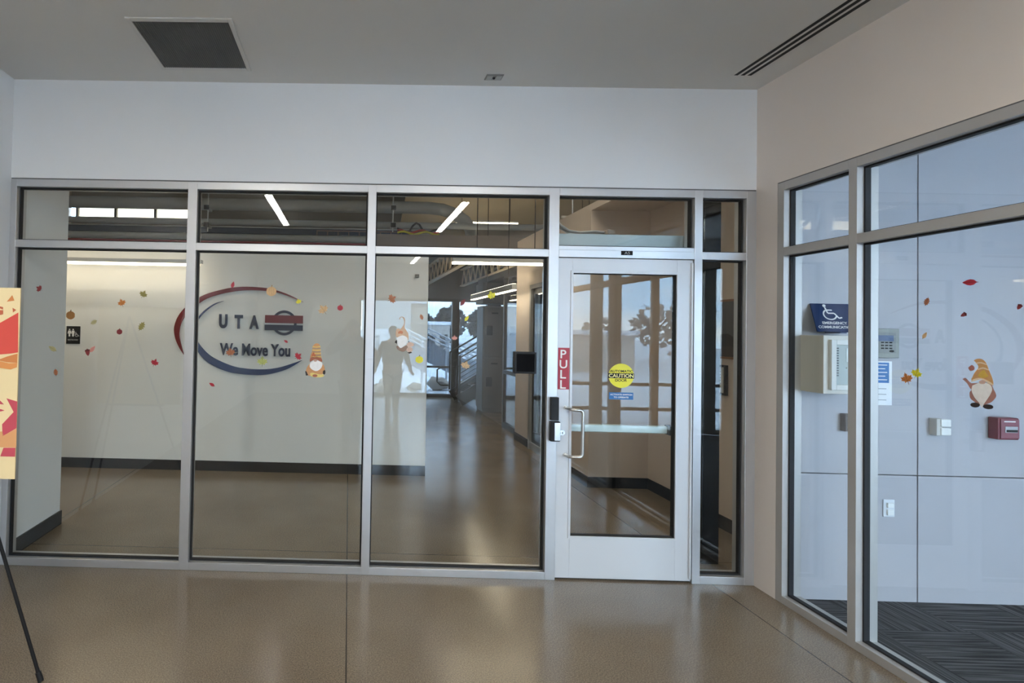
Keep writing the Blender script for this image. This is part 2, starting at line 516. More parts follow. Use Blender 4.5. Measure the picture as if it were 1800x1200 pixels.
def bay(root, along, off, p, q, r, s_, label=None):
    """black gasket ring and one pane filling the opening p..q, r..s_"""
    g0, g1, t, k = off + 0.036, off + 0.066, 0.009, 0.004
    m = M()
    for (a, b, c, d) in ((p, p + t, r, s_), (q - t, q, r, s_), (p + t, q - t, r, r + t), (p + t, q - t, s_ - t, s_)):
        if along == 'x': m.box(a, b, g0, g1, c, d)
        else: m.box(g0, g1, a, b, c, d)
    m.obj('gasket', M_GASKET, root, org=world_of(root))
    m = M()
    if along == 'x': m.box(p + k, q - k, off + 0.048, off + 0.054, r + k, s_ - k)
    else: m.box(off + 0.048, off + 0.054, p + k, q - k, r + k, s_ - k)
    o = m.obj('glass_pane', M_GLASS, root, org=world_of(root))
    return o


for i in range(5):
    p, q = VX[i][1], VX[i + 1][0]
    if i != 3: bay(w1, 'x', 0.0, p, q, 0.050, 2.134)
    bay(w1, 'x', 0.0, p, q, 2.184 if i != 3 else 2.210, 2.546)

# right storefront
VY = [(-0.225, -0.175), (-0.705, -0.657), (-1.955, -1.905), (-3.205, -3.155), (YR1, YR1 + 0.05)]
w2 = empty('window_2', (XR, -0.175, 0), kind='structure')
w2['label'] = 'grey aluminium storefront along the right wall with a view of the white panelled room'
m = M()
for (a, b) in VY: m.box(XR, XR + DEP, a, b, 0, HH)
for i in range(4):
    a, b = VY[i + 1][1], VY[i][0]
    for (r, s_) in ((0, 0.045), (2.137, 2.187), (2.546, HH)): m.box(XR, XR + DEP, a, b, r, s_)
m.obj('window_frame', mat('grey_brown_aluminium', (0.47, 0.455, 0.44), 0.42, 0.35), w2, org=world_of(w2), bevel=0.0015)
for i in range(4):
    a, b = VY[i + 1][1], VY[i][0]
    bay(w2, 'y', XR, a, b, 0.045, 2.137)
    bay(w2, 'y', XR, a, b, 2.187, 2.546)


# generic big windows (rear, right room, far end)
def big_window(name, x0, x1, y, z0, z1, posts, rails, mt, gm, dep=0.08, pw=0.06, label=None, wide=None):
    root = empty(name, (x0, y, z0), kind='structure')
    if label: root['label'] = label
    m = M()
    m.box(x0, x1, y - dep / 2, y + dep / 2, z0, z0 + 0.07).box(x0, x1, y - dep / 2, y + dep / 2, z1 - 0.07, z1)
    m.box(x0, x0 + pw, y - dep / 2, y + dep / 2, z0 + .07, z1 - .07).box(x1 - pw, x1, y - dep / 2, y + dep / 2, z0 + .07, z1 - .07)
    for p in posts:
        p, hw = p if isinstance(p, tuple) else (p, pw / 2)
        m.box(p - hw, p + hw, y - dep / 2, y + dep / 2, z0 + .07, z1 - .07)
    for r in rails: m.box(x0 + .01, x1 - .01, y - dep / 2 + .004, y + dep / 2 - .004, r - 0.025, r + 0.025)
    m.obj('window_frame', mt, root, org=world_of(root))
    M().box(x0 + 0.03, x1 - 0.03, y - 0.004, y + 0.004, z0 + 0.04, z1 - 0.04).obj('glass_pane', gm, root, org=world_of(root))
    return root


M_POST = mat('beige_window_post', (0.34, 0.30, 0.25), 0.5)
big_window('window_3', BX0, BX1, FB - 0.03, 0.0, BZ, (), (), M_DARK, M_GLASS, label='rear window wall of the vestibule, seen mirrored in the glass')
big_window('window_4', 3.1, 7.0, -5.2, 0.03, 2.95, ((4.05, .09), (5.0, .05), (5.9, .09)), (0.42, 0.82), M_POST, M_TINT2, label='full height windows of the right room')
big_window('window_5', FX0, FX1, FE + 0.05, 0.0, 2.42, ((2.63, .085), (3.57, .17), (4.35, .1), (5.2, .06)), (), M_DARK, M_TINT, dep=.14,
           label='dark framed window wall at the far end of the corridor')
# high strip window of the hall over the pipes
big_window('window_6', -6.9, -3.9, FE + 0.05, 4.22, 4.62, (-5.9, -4.9), (), MATS['dark_bronze_metal'], glass('frosted_strip', (0.60, .50, .38)), label='bright strip window high in the hall')
# framed glass leaf in the corridor's right wall
d2 = empty('door_2', (2.57, 3.2, 0), kind='structure')
d2['label'] = 'grey framed glass door in the right wall of the corridor'
m = M()
for a in (3.2, 3.99): m.box(2.55, 2.68, a, a + 0.06, 0, 2.3)
m.box(2.55, 2.68, 3.26, 3.99, 2.24, 2.3).box(2.56, 2.66, 3.26, 3.99, 0, 0.1)
m.obj('door_frame', mat('grey_door_frame', (0.30, 0.29, 0.28), 0.5), d2, org=world_of(d2), bevel=.002)
m = M()
for a in (3.26, 3.93): m.box(2.585, 2.63, a, a + 0.06, 0.1, 2.24)
m.box(2.585, 2.63, 3.32, 3.93, 2.17, 2.24).box(2.585, 2.63, 3.32, 3.93, 0.1, 0.25)
m.obj('door_leaf', M_DARK, d2, org=world_of(d2))
M().box(2.60, 2.606, 3.32, 3.93, 0.25, 2.17).obj('glass_pane', M_GLASS, d2, org=world_of(d2))

# ================================================================== entry door
DX0, DX1 = 1.389, 2.284
d1 = empty('door_1', (DX0, 0.02, 0), kind='structure')
d1['label'] = 'white aluminium entry door with a tall glass pane, bar pull and small stickers'
m = M()
y0, y1 = 0.012, 0.057
a0, a1, zb, zt = DX0 + 0.003, DX1 - 0.003, 0.012, 2.130
g0, g1, gb, gt = 1.486, 2.178, 0.285, 2.034
m.box(a0, g0, y0, y1, zb, zt).box(g1, a1, y0, y1, zb, zt).box(g0, g1, y0, y1, zb, gb).box(g0, g1, y0, y1, gt, zt)
m.obj('door_leaf', M_DOOR, d1, org=world_of(d1), bevel=0.0015)
m = M()   # glazing bead
for (a, b, c, d) in ((g0 - .012, g0 + .004, gb - .012, gt + .012), (g1 - .004, g1 + .012, gb - .012, gt + .012), (g0, g1, gb - .012, gb + .004), (g0, g1, gt - .004, gt + .012)):
    m.box(a, b, y0 - 0.006, y0 + 0.004, c, d)
m.obj('glazing_bead', M_DOOR, d1, org=world_of(d1), bevel=0.001)
m = M()
for (a, b, c, d) in ((g0, g0 + .008, gb, gt), (g1 - .008, g1, gb, gt), (g0, g1, gb, gb + .008), (g0, g1, gt - .008, gt)):
    m.box(a, b, y0 + 0.006, y1 - 0.004, c, d)
m.obj('gasket', M_GASKET, d1, org=world_of(d1))
M().box(g0 + .003, g1 - .003, y0 + 0.018, y0 + 0.026, gb + .003, gt - .003).obj('glass_pane', M_GLASS, d1, org=world_of(d1))
# dark reveal round the leaf
M().box(DX0, DX0 + .003, 0.03, 0.06, 0, 2.134).box(DX1 - .003, DX1, 0.03, 0.06, 0, 2.134).box(DX0, DX1, .03, .06, 2.130, 2.134).box(DX0, DX1, .03, .05, 0.001, 0.012).obj('door_gap', M_GASKET, d1, org=world_of(d1))
# bent bar pull
hx = at(1012, 718, y=0.0); zt_, zb_ = 1.128, 0.824
pts = []
for i in range(6):
    a = PI / 2 * i / 5
    pts.append((1.452 + 0.060 + 0.022 * math.sin(a) - 0.0, -0.062, zt_ - 0.022 * (1 - math.cos(a))))
m = M()
p_ = [Vector((1.452, y0, zt_ + .004)), Vector((1.454, -0.02, zt_ + .004))]
p_ += [Vector((1.457, -0.040, zt_ + .003)), Vector((1.468, -0.056, zt_ + .002)), Vector((1.486, -0.064, zt_))]
p_ += [Vector(q) for q in pts]
low = [Vector((q.x, q.y, zt_ + zb_ - q.z)) for q in reversed(p_)]
m.tube(p_ + low, 0.0105, 14)
m.obj('pull_handle', M_STEEL, d1, smooth=True, org=world_of(d1))
m = M()
for z in (zt_ + .004, zb_ - .004): m.tube([(1.452, y0 - 0.006, z), (1.452, y0, z)], 0.016, 16)
m.obj('handle_rosette', M_STEEL, d1, smooth=True, org=world_of(d1))
# push bar on the inner side
m = M().box(1.415, 2.165, 0.085, 0.125, 0.963, 1.012)
pb = m.obj('push_bar', mat('pale_push_bar', (0.62, 0.70, 0.70), 0.35, 0.2), d1, org=world_of(d1), bevel=0.004)
M().box(2.165, 2.215, 0.06, 0.12, 0.955, 1.018).box(1.395, 1.415, 0.06, 0.12, 0.955, 1.018).obj('bar_end_cap', M_DARK, d1, org=world_of(d1), bevel=0.003)
m = M()   # pivots / hinge on the right stile
m.tube([(2.272, 0.004, 0.03), (2.272, 0.004, 2.11)], 0.0075, 12)
m.obj('hinge', M_DOOR, d1, smooth=True, org=world_of(d1))
# threshold
struct('trim_3', M().box(DX0, DX1, 0.06, 0.11, 0, 0.008), M_ALU)


# thing: push-button / electric lock on the mullion left of the door
lk = empty('door_lock', (1.36, 0, 1.05), 'black and silver lock set on the frame left of the white door', 'lock')
M().box(1.340, 1.392, -0.030, 0.0, 1.052, 1.204).obj('reader_housing', M_BLACK, lk, bevel=0.004, org=world_of(lk))
M().box(1.338, 1.400, -0.034, 0.0, 0.915, 1.046).obj('lock_body', M_BLACK, lk, bevel=0.004, org=world_of(lk))
M().box(1.360, 1.400, -0.040, -0.034, 0.922, 1.040).obj('lock_plate', M_CHROME, lk, bevel=0.002, org=world_of(lk))
m = M().tube([(1.418, 0.012, 0.972), (1.418, -0.020, 0.972)], 0.018, 20)
m.tube([(1.418, -0.020, 0.972), (1.418, -0.024, 0.972)], 0.010, 16)
m.obj('key_cylinder', M_CHROME, lk, smooth=True, org=world_of(lk))
o = M().box(1.416, 1.420, -0.0255, -0.024, 0.966, 0.978).obj('keyway', M_BLACK, lk, org=world_of(lk))

# square black reader on the glass
cb = empty('card_reader', (1.178, 0.06, 1.35), 'square black box fixed to the glass left of the door', 'reader')
M().box(1.106, 1.252, 0.004, 0.047, 1.352, 1.498).obj('housing', M_BLACK, cb, bevel=0.004, org=world_of(cb))
M().box(1.120, 1.238, 0.0025, 0.004, 1.366, 1.484).obj('face_plate', mat('satin_black', (0.003, .003, .004), 0.7, spec=.1), cb, org=world_of(cb))

# door operator over the door, inside
op = empty('door_operator', (1.39, 0.13, 2.2), 'grey door operator housing behind the glass above the door', 'operator')
M().box(1.40, 2.34, 0.13, 0.24, 2.16, 2.315).obj('housing', mat('operator_grey', (0.42, 0.47, 0.48), 0.4, 0.3), op, bevel=0.003, org=world_of(op))
M().box(2.341, 2.35, 0.14, 0.23, 2.17, 2.305).obj('end_cap', M_DARK, op, org=world_of(op))

# small plate A5
pl = M().box(1.799, 1.875, -0.002, -0.0, 2.154, 2.182).obj('door_number_plate', M_DBLACK, bevel=.0005, org=(1.837, 0, 2.168))
tag(pl, 'tiny dark plate reading A5 above the white door', 'plate')
tx = text_mesh('A5', (1.82, -0.0025, 2.159), EX, EZ, 0.036, 0.018, NY, 0.0005).obj('lettering', mat('grey_letter', (0.35, .36, .36), .5), pl, org=(1.837, 0, 2.168))

# PULL sticker
ps = M().box(1.396, 1.4715, y0 - 0.0012, y0 - 0.0002, 1.254, 1.530).obj('pull_sticker', mat('sticker_red', (0.42, 0.018, 0.04), 0.4), org=(1.43, y0, 1.39))
tag(ps, 'red vertical sticker reading PULL on the left edge of the door', 'sticker')
M_LET = mat('letter_white', (0.88, 0.86, 0.84), 0.5)
for k, ch in enumerate('PULL'):
    z = 1.519 - 0.067 * (k + 1) + .008
    text_mesh(ch, (1.412 + (0.0 if ch != 'U' else -0.005), y0 - 0.0014, z), EX, EZ, 0.038 if ch != 'U' else .05, 0.056, NY, 0.0004, offset=0.012).obj('letter', M_LET, ps, org=(1.43, y0, 1.39))


def disc(c, r, nrm_y, th, seg=40, rz=None):
    m = M(); rz = rz or r
    m.prism([(c[0] + r * math.cos(2 * PI * k / seg), c[1], c[2] + rz * math.sin(2 * PI * k / seg)) for k in range(seg)], (0, nrm_y, 0), th)
    return m


yg = y0 + 0.018 - 0.0004     # front of the door's glass
cc = Vector((1.824, yg, 1.351)); 
cs = disc(cc, 0.084, -1, 0.0004, rz=.081).obj('caution_sticker', mat('sticker_yellow', (0.80, 0.72, 0.015), 0.4), org=cc)
tag(cs, 'round yellow sticker reading automatic caution door on the door glass', 'sticker')
M().box(cc.x - 0.086, cc.x + 0.086, yg - 0.0010, yg - 0.0005, cc.z - 0.017, cc.z + 0.017).obj('black_band', M_BLACK, cs, org=cc)
text_mesh('CAUTION', (cc.x - 0.082, yg - 0.0013, cc.z - 0.0125), EX, EZ, 0.164, 0.025, NY, 0.0002, offset=0.02).obj('lettering', mat('sticker_yellow_text', (0.85, .78, .3), .5), cs, org=cc)
text_mesh('AUTOMATIC', (cc.x - 0.076, yg - 0.0010, cc.z + 0.022), EX, EZ, 0.152, 0.017, NY, 0.0002, offset=0.025).obj('lettering', M_BLACK, cs, org=cc)
text_mesh('DOOR', (cc.x - 0.040, yg - 0.0010, cc.z - 0.039), EX, EZ, 0.078, 0.018, NY, 0.0002, offset=0.02).obj('lettering', M_BLACK, cs, org=cc)
bs = M().box(1.744, 1.905, yg - 0.0006, yg, 1.193, 1.240).obj('operator_sticker', mat('sticker_blue', (0.02, 0.14, 0.38), 0.4), org=(1.825, yg, 1.217))
tag(bs, 'small blue sticker with two white lines of text under the round yellow one', 'sticker')
text_mesh('ACTIVATE SWITCH', (1.752, yg - 0.0008, 1.220), EX, EZ, 0.145, 0.011, NY, 0.0002, offset=0.02).obj('lettering', M_LET, bs, org=(1.825, yg, 1.217))
text_mesh('TO OPERATE', (1.775, yg - 0.0008, 1.202), EX, EZ, 0.098, 0.011, NY, 0.0002, offset=0.02).obj('lettering', M_LET, bs, org=(1.825, yg, 1.217))

# ================================================================== ceiling fittings
# return grille
gr = empty('ceiling_grille', (-0.95, -0.465, HC), 'square dark return air grille in the ceiling at upper left', 'vent')
m = M()
ga, gbx, gc, gd = -1.238, -0.660, -0.757, -0.174
for (a, b, c, d) in ((ga, ga + .026, gc, gd), (gbx - .026, gbx, gc, gd), (ga + .026, gbx - .026, gc, gc + .034), (ga + .026, gbx - .026, gd - .034, gd)):
    m.box(a, b, c, d, HC - 0.008, HC)
m.obj('frame', mat('grille_frame', (0.62, 0.61, 0.58), 0.6), gr, bevel=0.002, org=world_of(gr))
m = M().box(ga + .026, gbx - .026, gc + .034, gd - .034, HC - 0.003, HC)
for k in range(42):
    x = ga + 0.032 + 0.0125 * k
    m.box(x, x + 0.0035, gc + .034, gd - .034, HC - 0.0065, HC - 0.003)
m.obj('perforated_panel', mat('grille_dark', (0.115, 0.118, 0.11), 0.6, var=0.15, vscale=3), gr, org=world_of(gr))
# detector plate
dp = empty('ceiling_detector_plate', (0.905, -0.131, HC), 'small grey rectangular detector plate on the ceiling near the wall', 'detector')
M().box(0.850, 0.960, -0.168, -0.094, HC - 0.006, HC).obj('plate', mat('detector_grey', (0.26, .26, .25), .5), dp, bevel=.002, org=world_of(dp))
M().box(0.858, 0.893, -0.158, -0.105, HC - 0.009, HC - .006).box(0.915, 0.952, -0.158, -0.105, HC - 0.009, HC - .006).obj('cover', mat('detector_cover', (0.42, .42, .40), .5), dp, bevel=.001, org=world_of(dp))
M().ball((0.904, -0.131, HC - 0.008), 0.009).obj('lens', M_BLACK, dp, smooth=True, org=world_of(dp))
# linear slot diffuser
sd = empty('slot_diffuser', (2.45, -2.0, HC), 'long linear slot diffuser with three dark slots in the ceiling at upper right', 'vent')
m = M()
m.box(2.385, 2.512, -3.4, -0.19, HC - 0.0015, HC)
m.obj('blade_face', M_CEIL, sd, org=world_of(sd))
for x in (2.392, 2.434, 2.476):
    M().box(x, x + 0.022, -3.39, -0.20, HC - 0.003, HC - 0.0014).obj('slot', M_GASKET, sd, org=world_of(sd))


# surface linear lamps of the vestibule: real lamps, mirrored in the glass
def linear_lamp(x, ya, yb, z, label, mt, wd=0.10, hh=0.05, group=None, rods=0.0, name='linear_lamp', rin=.3, up=False):
    t = empty(name, (x, (ya + yb) / 2, z), label, 'lamp', group)
    M().box(x - wd / 2, x + wd / 2, ya, yb, z + 0.006, z + hh).obj('housing', mat('lamp_housing', (0.55, .55, .54), .5), t, bevel=.003, org=world_of(t))
    M().box(x - wd / 2 + .006, x + wd / 2 - .006, ya + .006, yb - .006, z - 0.004, z + 0.006).obj('lens', mt, t, org=world_of(t))
    if up: M().box(x - wd / 2 + .012, x + wd / 2 - .012, ya + .02, yb - .02, z + hh, z + hh + .004).obj('joist_fill_lens', mt, t, org=world_of(t))  # glowing top face added to lighten the joists above
    if rods:
        for yy in (ya + .3, yb - rin): M().tube([(x, yy, z + hh), (x, yy, z + hh + rods)], 0.006, 8).obj('rod', M_DARK, t, org=world_of(t))
    return t


linear_lamp(1.42, -5.0, -2.97, HC - .05, 'right hand linear ceiling lamp behind the viewer, mirrored in the third bay', M_COOL)
linear_lamp(-1.01, -4.66, -2.77, HC - .05, 'left hand linear ceiling lamp behind the viewer, mirrored in the second bay', M_COOL)
linear_lamp(1.48, -9.2, -8.0, HC - .05, 'linear ceiling lamp near the rear window, mirrored as a short bright dash', M_COOL)

# ================================================================== logo on the far wall
YL = YW - 0.022


def px(dx, dy): return (300 + dx / 4.8, 450 + dy / 4.8)


def smooth_poly(pts, n=6):
    out = []
    for i in range(len(pts) - 1):
        p0 = Vector(pts[max(i - 1, 0)]); p1 = Vector(pts[i]); p2 = Vector(pts[i + 1]); p3 = Vector(pts[min(i + 2, len(pts) - 1)])
        for k in range(n):
            t = k / n
            out.append(0.5 * ((2 * p1) + (-p0 + p2) * t + (2 * p0 - 5 * p1 + 4 * p2 - p3) * t * t + (-p0 + 3 * p1 - 3 * p2 + p3) * t ** 3))
    out.append(Vector(pts[-1]))
    return out


def arc_mesh(outer, inner):
    """ribbon between two matched outlines"""
    a = smooth_poly(outer); b = smooth_poly(inner)

    def resample(p, n):
        d = [0]
        for i in range(1, len(p)): d.append(d[-1] + (p[i] - p[i - 1]).length)
        r = []
        for k in range(n):
            s_ = d[-1] * k / (n - 1); i = 0
            while i < len(d) - 2 and d[i + 1] < s_: i += 1
            f = (s_ - d[i]) / max(d[i + 1] - d[i], 1e-9); r.append(p[i].lerp(p[i + 1], f))
        return r
    n = 60
    A = [at(*px(q.x, q.y), y=YL) for q in resample(a, n)]; B = [at(*px(q.x, q.y), y=YL) for q in resample(b, n)]
    m = M(); th = Vector((0, 0.014, 0))
    vs = A + B + [p + th for p in A] + [p + th for p in B]
    fs = []
    for i in range(n - 1):
        fs.append((i, i + 1, n + i + 1, n + i)); fs.append((2 * n + i, 3 * n + i, 3 * n + i + 1, 2 * n + i + 1))
        fs.append((i, 2 * n + i, 2 * n + i + 1, i + 1)); fs.append((n + i, n + i + 1, 3 * n + i + 1, 3 * n + i))
    return m.add(vs, fs)


lg = empty('wall_logo_sign', (-1.2, YW, 1.58), 'blue and red swoosh wall logo reading UTA, We Move You', 'sign')
ra = arc_mesh([(1118, 386), (1050, 350), (980, 318), (900, 290), (800, 268), (650, 258), (520, 265), (400, 290), (300, 320), (220, 360), (120, 435), (60, 510), (30, 590), (28, 640), (40, 700), (70, 770), (110, 832)],
              [(1118, 388), (1030, 352), (960, 326), (900, 308), (800, 293), (700, 287), (600, 290), (500, 303), (400, 325), (300, 360), (220, 412), (165, 455), (120, 510), (90, 560), (75, 620), (75, 690), (110, 830)])
ra.obj('red_arc', M_RED, lg, org=world_of(lg))
ba = arc_mesh([(445, 378), (380, 395), (320, 430), (260, 480), (215, 550), (195, 630), (200, 720), (225, 800), (280, 870), (350, 920), (450, 965), (550, 990), (700, 1003), (800, 1000), (900, 980), (1000, 945), (1108, 880)],
              [(445, 380), (380, 405), (320, 445), (260, 500), (222, 560), (212, 610), (215, 680), (240, 740), (290, 800), (350, 850), (450, 900), (550, 935), (650, 950), (750, 955), (850, 950), (950, 930), (1107, 878)])
ba.obj('blue_arc', M_BLUEARC, lg, org=world_of(lg))


def logo_text(s_, x0, y0_, x1, y1_, off=0.03, part='lettering', space=1.0, mt=M_NAVY):
    a = at(*px(x0, y1_), y=YL); b = at(*px(x1, y0_), y=YL)
    text_mesh(s_, a, EX, EZ, b.x - a.x, b.z - a.z, (0, 1, 0), 0.014, off, space).obj(part, mt, lg, org=world_of(lg))


logo_text('U', 406, 490, 480, 608, 0.05, 'letter')
logo_text('T', 536, 496, 610, 612, 0.05, 'letter')
logo_text('A', 662, 500, 746, 614, 0.05, 'letter')
logo_text('We Move You', 412, 745, 1010, 836, 0.026)


def logo_box(x0, y0_, x1, y1_, mt, part, dy=0.0):
    a = at(*px(x0, y1_), y=YL); b = at(*px(x1, y0_), y=YL)
    M().box(a.x, b.x, YL - dy, YL + 0.014, a.z, b.z).obj(part, mt, lg, org=world_of(lg))


c = at(*px(957, 563), y=YL); ro = (at(*px(1062, 563), y=YL) - c).length; ri = ro * 0.80
for part, (t0, t1) in (('ring_top', (math.radians(32), math.radians(148))), ('ring_bottom', (math.radians(212), math.radians(328))), ('ring_side', (math.radians(-15), math.radians(8)))):
    m = M(); n = 28; vs = []
    for yy in (YL - 0.001, YL + 0.014):
        for rr_ in (ro, ri):
            for k in range(n + 1):
                a = t0 + (t1 - t0) * k / n
                vs.append((c.x + rr_ * math.cos(a), yy, c.z + rr_ * math.sin(a)))
    q = n + 1; fs = []
    for k in range(n):
        fs += [(k, k + 1, q + k + 1, q + k), (2 * q + k, 3 * q + k, 3 * q + k + 1, 2 * q + k + 1), (k, 2 * q + k, 2 * q + k + 1, k + 1), (q + k, q + k + 1, 3 * q + k + 1, 3 * q + k)]
    fs += [(0, q, 3 * q, 2 * q), (n, 2 * q + n, 3 * q + n, q + n)]
    m.add(vs, fs).obj(part, M_NAVY, lg, org=world_of(lg))
logo_box(795, 503, 1117, 562, M_RED, 'red_bar', 0.002)
logo_box(792, 584, 1115, 624, M_NAVY, 'blue_bar', 0.002)

# restroom sign
rs = M().box(-3.205, -3.048, YW - 0.008, YW, 1.392, 1.592).obj('restroom_sign', M_DBLACK, bevel=.002, org=(-3.127, YW, 1.49))
tag(rs, 'black restroom sign with white figures on the lit wall at left', 'sign')


def figure(cx, z0, h, skirt=False):
    m = M(); y = YW - 0.0095
    r = h * .1
    m.prism([(cx + r * math.cos(2 * PI * k / 14), y, z0 + h * .89 + r * math.sin(2 * PI * k / 14)) for k in range(14)], (0, 1, 0), .001)
    if skirt: o = [(-.16, .76), (.16, .76), (.26, .38), (.10, .38), (.10, 0), (-.10, 0), (-.10, .38), (-.26, .38)]
    else: o = [(-.17, .76), (.17, .76), (.20, .40), (.12, .40), (.11, 0), (-.11, 0), (-.12, .40), (-.20, .40)]
    m.prism([(cx + a * h, y, z0 + b * h) for a, b in o], (0, 1, 0), .001)
    return m


for cx_, sk in ((-3.168, True), (-3.127, False)): figure(cx_, 1.475, 0.088, sk).obj('figure', M_LET, rs, org=(-3.127, YW, 1.49))


def wheelchair(m, org, ex, ez, nrm, s_):
    """the wheelchair symbol out of bent bars, s_ = its height"""
    def P(a, b): return Vector(org) + Vector(ex) * a * s_ + Vector(ez) * b * s_
    up = nrm
    for a, b in (((-.22, .80), (-.14, .42)), ((-.16, .62), (.12, .62)), ((-.14, .42), (.20, .42)), ((.20, .42), (.40, .10)), ((.40, .10), (.56, .16))):
        m.bar(P(*a), P(*b), s_ * .075, 0.0012, up)
    m.prism([P(-.24 + .09 * math.cos(2 * PI * k / 14), .90 + .09 * math.sin(2 * PI * k / 14)) for k in range(14)], nrm, 0.0012)
    n = 16; pr = None
    for k in range(n + 1):
        a = math.radians(125 + 215 * k / n); q = P(-.04 + .34 * math.cos(a), .34 + .32 * math.sin(a))
        if pr is not None: m.bar(pr, q, s_ * .07, 0.0012, up)
        pr = q
    return m


wheelchair(M(), (-3.083, YW - 0.0095, 1.475), EX, EZ, NY, 0.052).obj('wheelchair_symbol', M_LET, rs, org=(-3.127, YW, 1.49))
text_mesh('RESTROOMS', (-3.185, YW - 0.0090, 1.430), EX, EZ, 0.118, 0.015, NY, 0.0008, .02).obj('lettering', mat('letter_grey', (.45, .45, .45), .5), rs, org=(-3.127, YW, 1.49))
# thermostat-like sensor at the right of the logo wall
sn = at(733, 485, y=YW)
o = M().box(sn.x - .022, sn.x + .022, YW - .02, YW, sn.z - .018, sn.z + .018).obj('wall_sensor', mat('sensor_grey', (.12, .12, .12), .5), bevel=.003, org=(sn.x, YW, sn.z))
tag(o, 'small dark sensor high on the grey wall near its right end', 'sensor')

# ================================================================== warm lamps of the corridor


def lamp_x(x0, x1, y, z, label, hh=0.06, dp_=0.07, mt=M_WARM, rods=True):
    t = empty('linear_lamp', ((x0 + x1) / 2, y, z), label, 'lamp')
    M().box(x0, x1, y - dp_ / 2, y + dp_ / 2, z + 0.018, z + hh).obj('housing', MATS['lamp_housing'], t, bevel=.003, org=world_of(t))
    M().box(x0 + .004, x1 - .03, y - dp_ / 2 + .002, y + dp_ / 2 - .002, z - 0.006, z + 0.018).obj('lens', mt, t, org=world_of(t))
    if rods:
        for xx in (x0 + .3, x1 - .3): M().tube([(xx, y, z + hh), (xx, y, 4.99)], .006, 8).obj('rod', M_DARK, t, org=world_of(t))
    return t


la = at(120, 460, y=2.33); lb = at(364, 467, y=2.33)
lamp_x(-4.2, lb.x - .03, 2.24, 2.283, 'long warm linear lamp washing the wall left of the logo', mt=mat('wall_wash_lens', (1, .9, .7), .5, emit=(1.0, .84, .60), estr=2.3), rods=False)
for x in (-3.9, -2.9, -1.75): M().bar((x, 2.25, 2.33), (x, YW, 2.33), 0.02, 0.02).obj('bracket', MATS['lamp_housing'], bpy.data.objects['linear_lamp.003'], org=world_of(bpy.data.objects['linear_lamp.003']))
lc = at(797, 458, y=4.0)
lamp_x(at(795, 460, y=3.0).x, 2.555, 3.0, at(870, 464, y=3.0).z, 'bright linear lamp crossing the corridor near the third bay', hh=0.11, dp_=.08)
linear_lamp(2.32, 4.0, 6.6, 2.22, 'warm pendant linear lamp hanging along the corridor above the lockers', M_WARM, wd=.07, hh=.09, rods=2.7, rin=1.1, up=True)
for nm, (ua, va, ub, vb) in (('left hand one of two slanted lamps behind the glass above the door', (1012, 384, 1036, 366)), ('right hand one of two slanted lamps behind the glass above the door', (1041, 379, 1064, 367))):
    a = at(ua, va, z=3.9); b = at(ub, vb, z=3.9)
    linear_lamp(a.x, min(a.y, b.y), max(a.y, b.y) + 1.2 * 0, 3.9, nm, M_WARM, wd=.11, hh=.06, rods=1.05)


lamp_x(-4.5, -2.6, 1.1, 4.3, 'unseen fill lamp added high over the passage at the left behind the first bay', mt=mat('hall_fill_lens', (1, .95, .85), .5, emit=(1.0, .88, .70), estr=FILL_L), dp_=.10)  # added out of view to lighten the left part of the corridor
lamp_x(1.25, 3.1, 1.25, 4.3, 'unseen fill lamp added high above the passage behind the white door', mt=mat('hall_fill_lens', (1, .95, .85), .5, emit=(1.0, .88, .70), estr=FILL_L), dp_=.10)  # added out of view to lighten the beige walls behind the door

# ================================================================== pipes, ducts and trays over the logo wall
def run(name, cat, label, ys, v0, v1, x0=-6.9, x1=None, mt=None, bend=None, group=None, u=300):
    """a round run along x whose top and bottom edges show at pixel rows v0 and v1 at column u"""
    a = at(u, v0, y=ys); b = at(u, v1, y=ys)
    zc = (a.z + b.z) / 2; r = (a.z - b.z) / 2
    x1 = 3.2 if x1 is None else x1
    pts = [(x0, ys, zc), (x1, ys, zc)]
    if bend:
        pts = [(x0, ys, zc), (x1 - .5, ys, zc)] + [(x1 - .5 + bend * math.sin(t), ys + bend * (1 - math.cos(t)) * .5, zc - bend * .55 * (1 - math.cos(t))) for t in (0.3, .6, .9, 1.2, 1.5)]
        pts.append((x1 + bend * .55, 6.85, zc - bend * .55))
    o = M().tube(pts, r, 20).obj(name, mt or M_GREY, smooth=True, org=(0, ys, zc))
    return tag(o, label, cat, group)


run('air_duct', 'duct', 'large grey round duct highest behind the transom glass, bending down at right', 6.2, 347, 368, x1=1.9, bend=.9)
run('air_duct', 'duct', 'second grey round duct just under the bright strip window', 5.95, 383, 394, x1=3.6)
run('conduit_pipe', 'pipe', 'thin pale pipe under the second grey duct', 5.75, 395.5, 398, x1=1.4, mt=M_MDUCT)
run('air_duct', 'duct', 'lowest grey round duct just above the logo wall', 5.6, 409, 420, x1=3.4)
run('sprinkler_pipe', 'pipe', 'red sprinkler pipe running low over the logo wall', 5.0, 421.5, 425, x1=2.9, mt=mat('sprinkler_red', (0.22, 0.015, 0.02), .4))
o = M().box(-6.9, 1.2, 6.9, 6.95, at(300, 408, y=6.9).z, at(300, 397, y=6.9).z).obj('wall_banner', mat('navy_banner', (0.02, 0.035, 0.08), .5), org=(0, 6.9, 3.2))
tag(o, 'long dark navy band hung behind the ducts', 'banner')
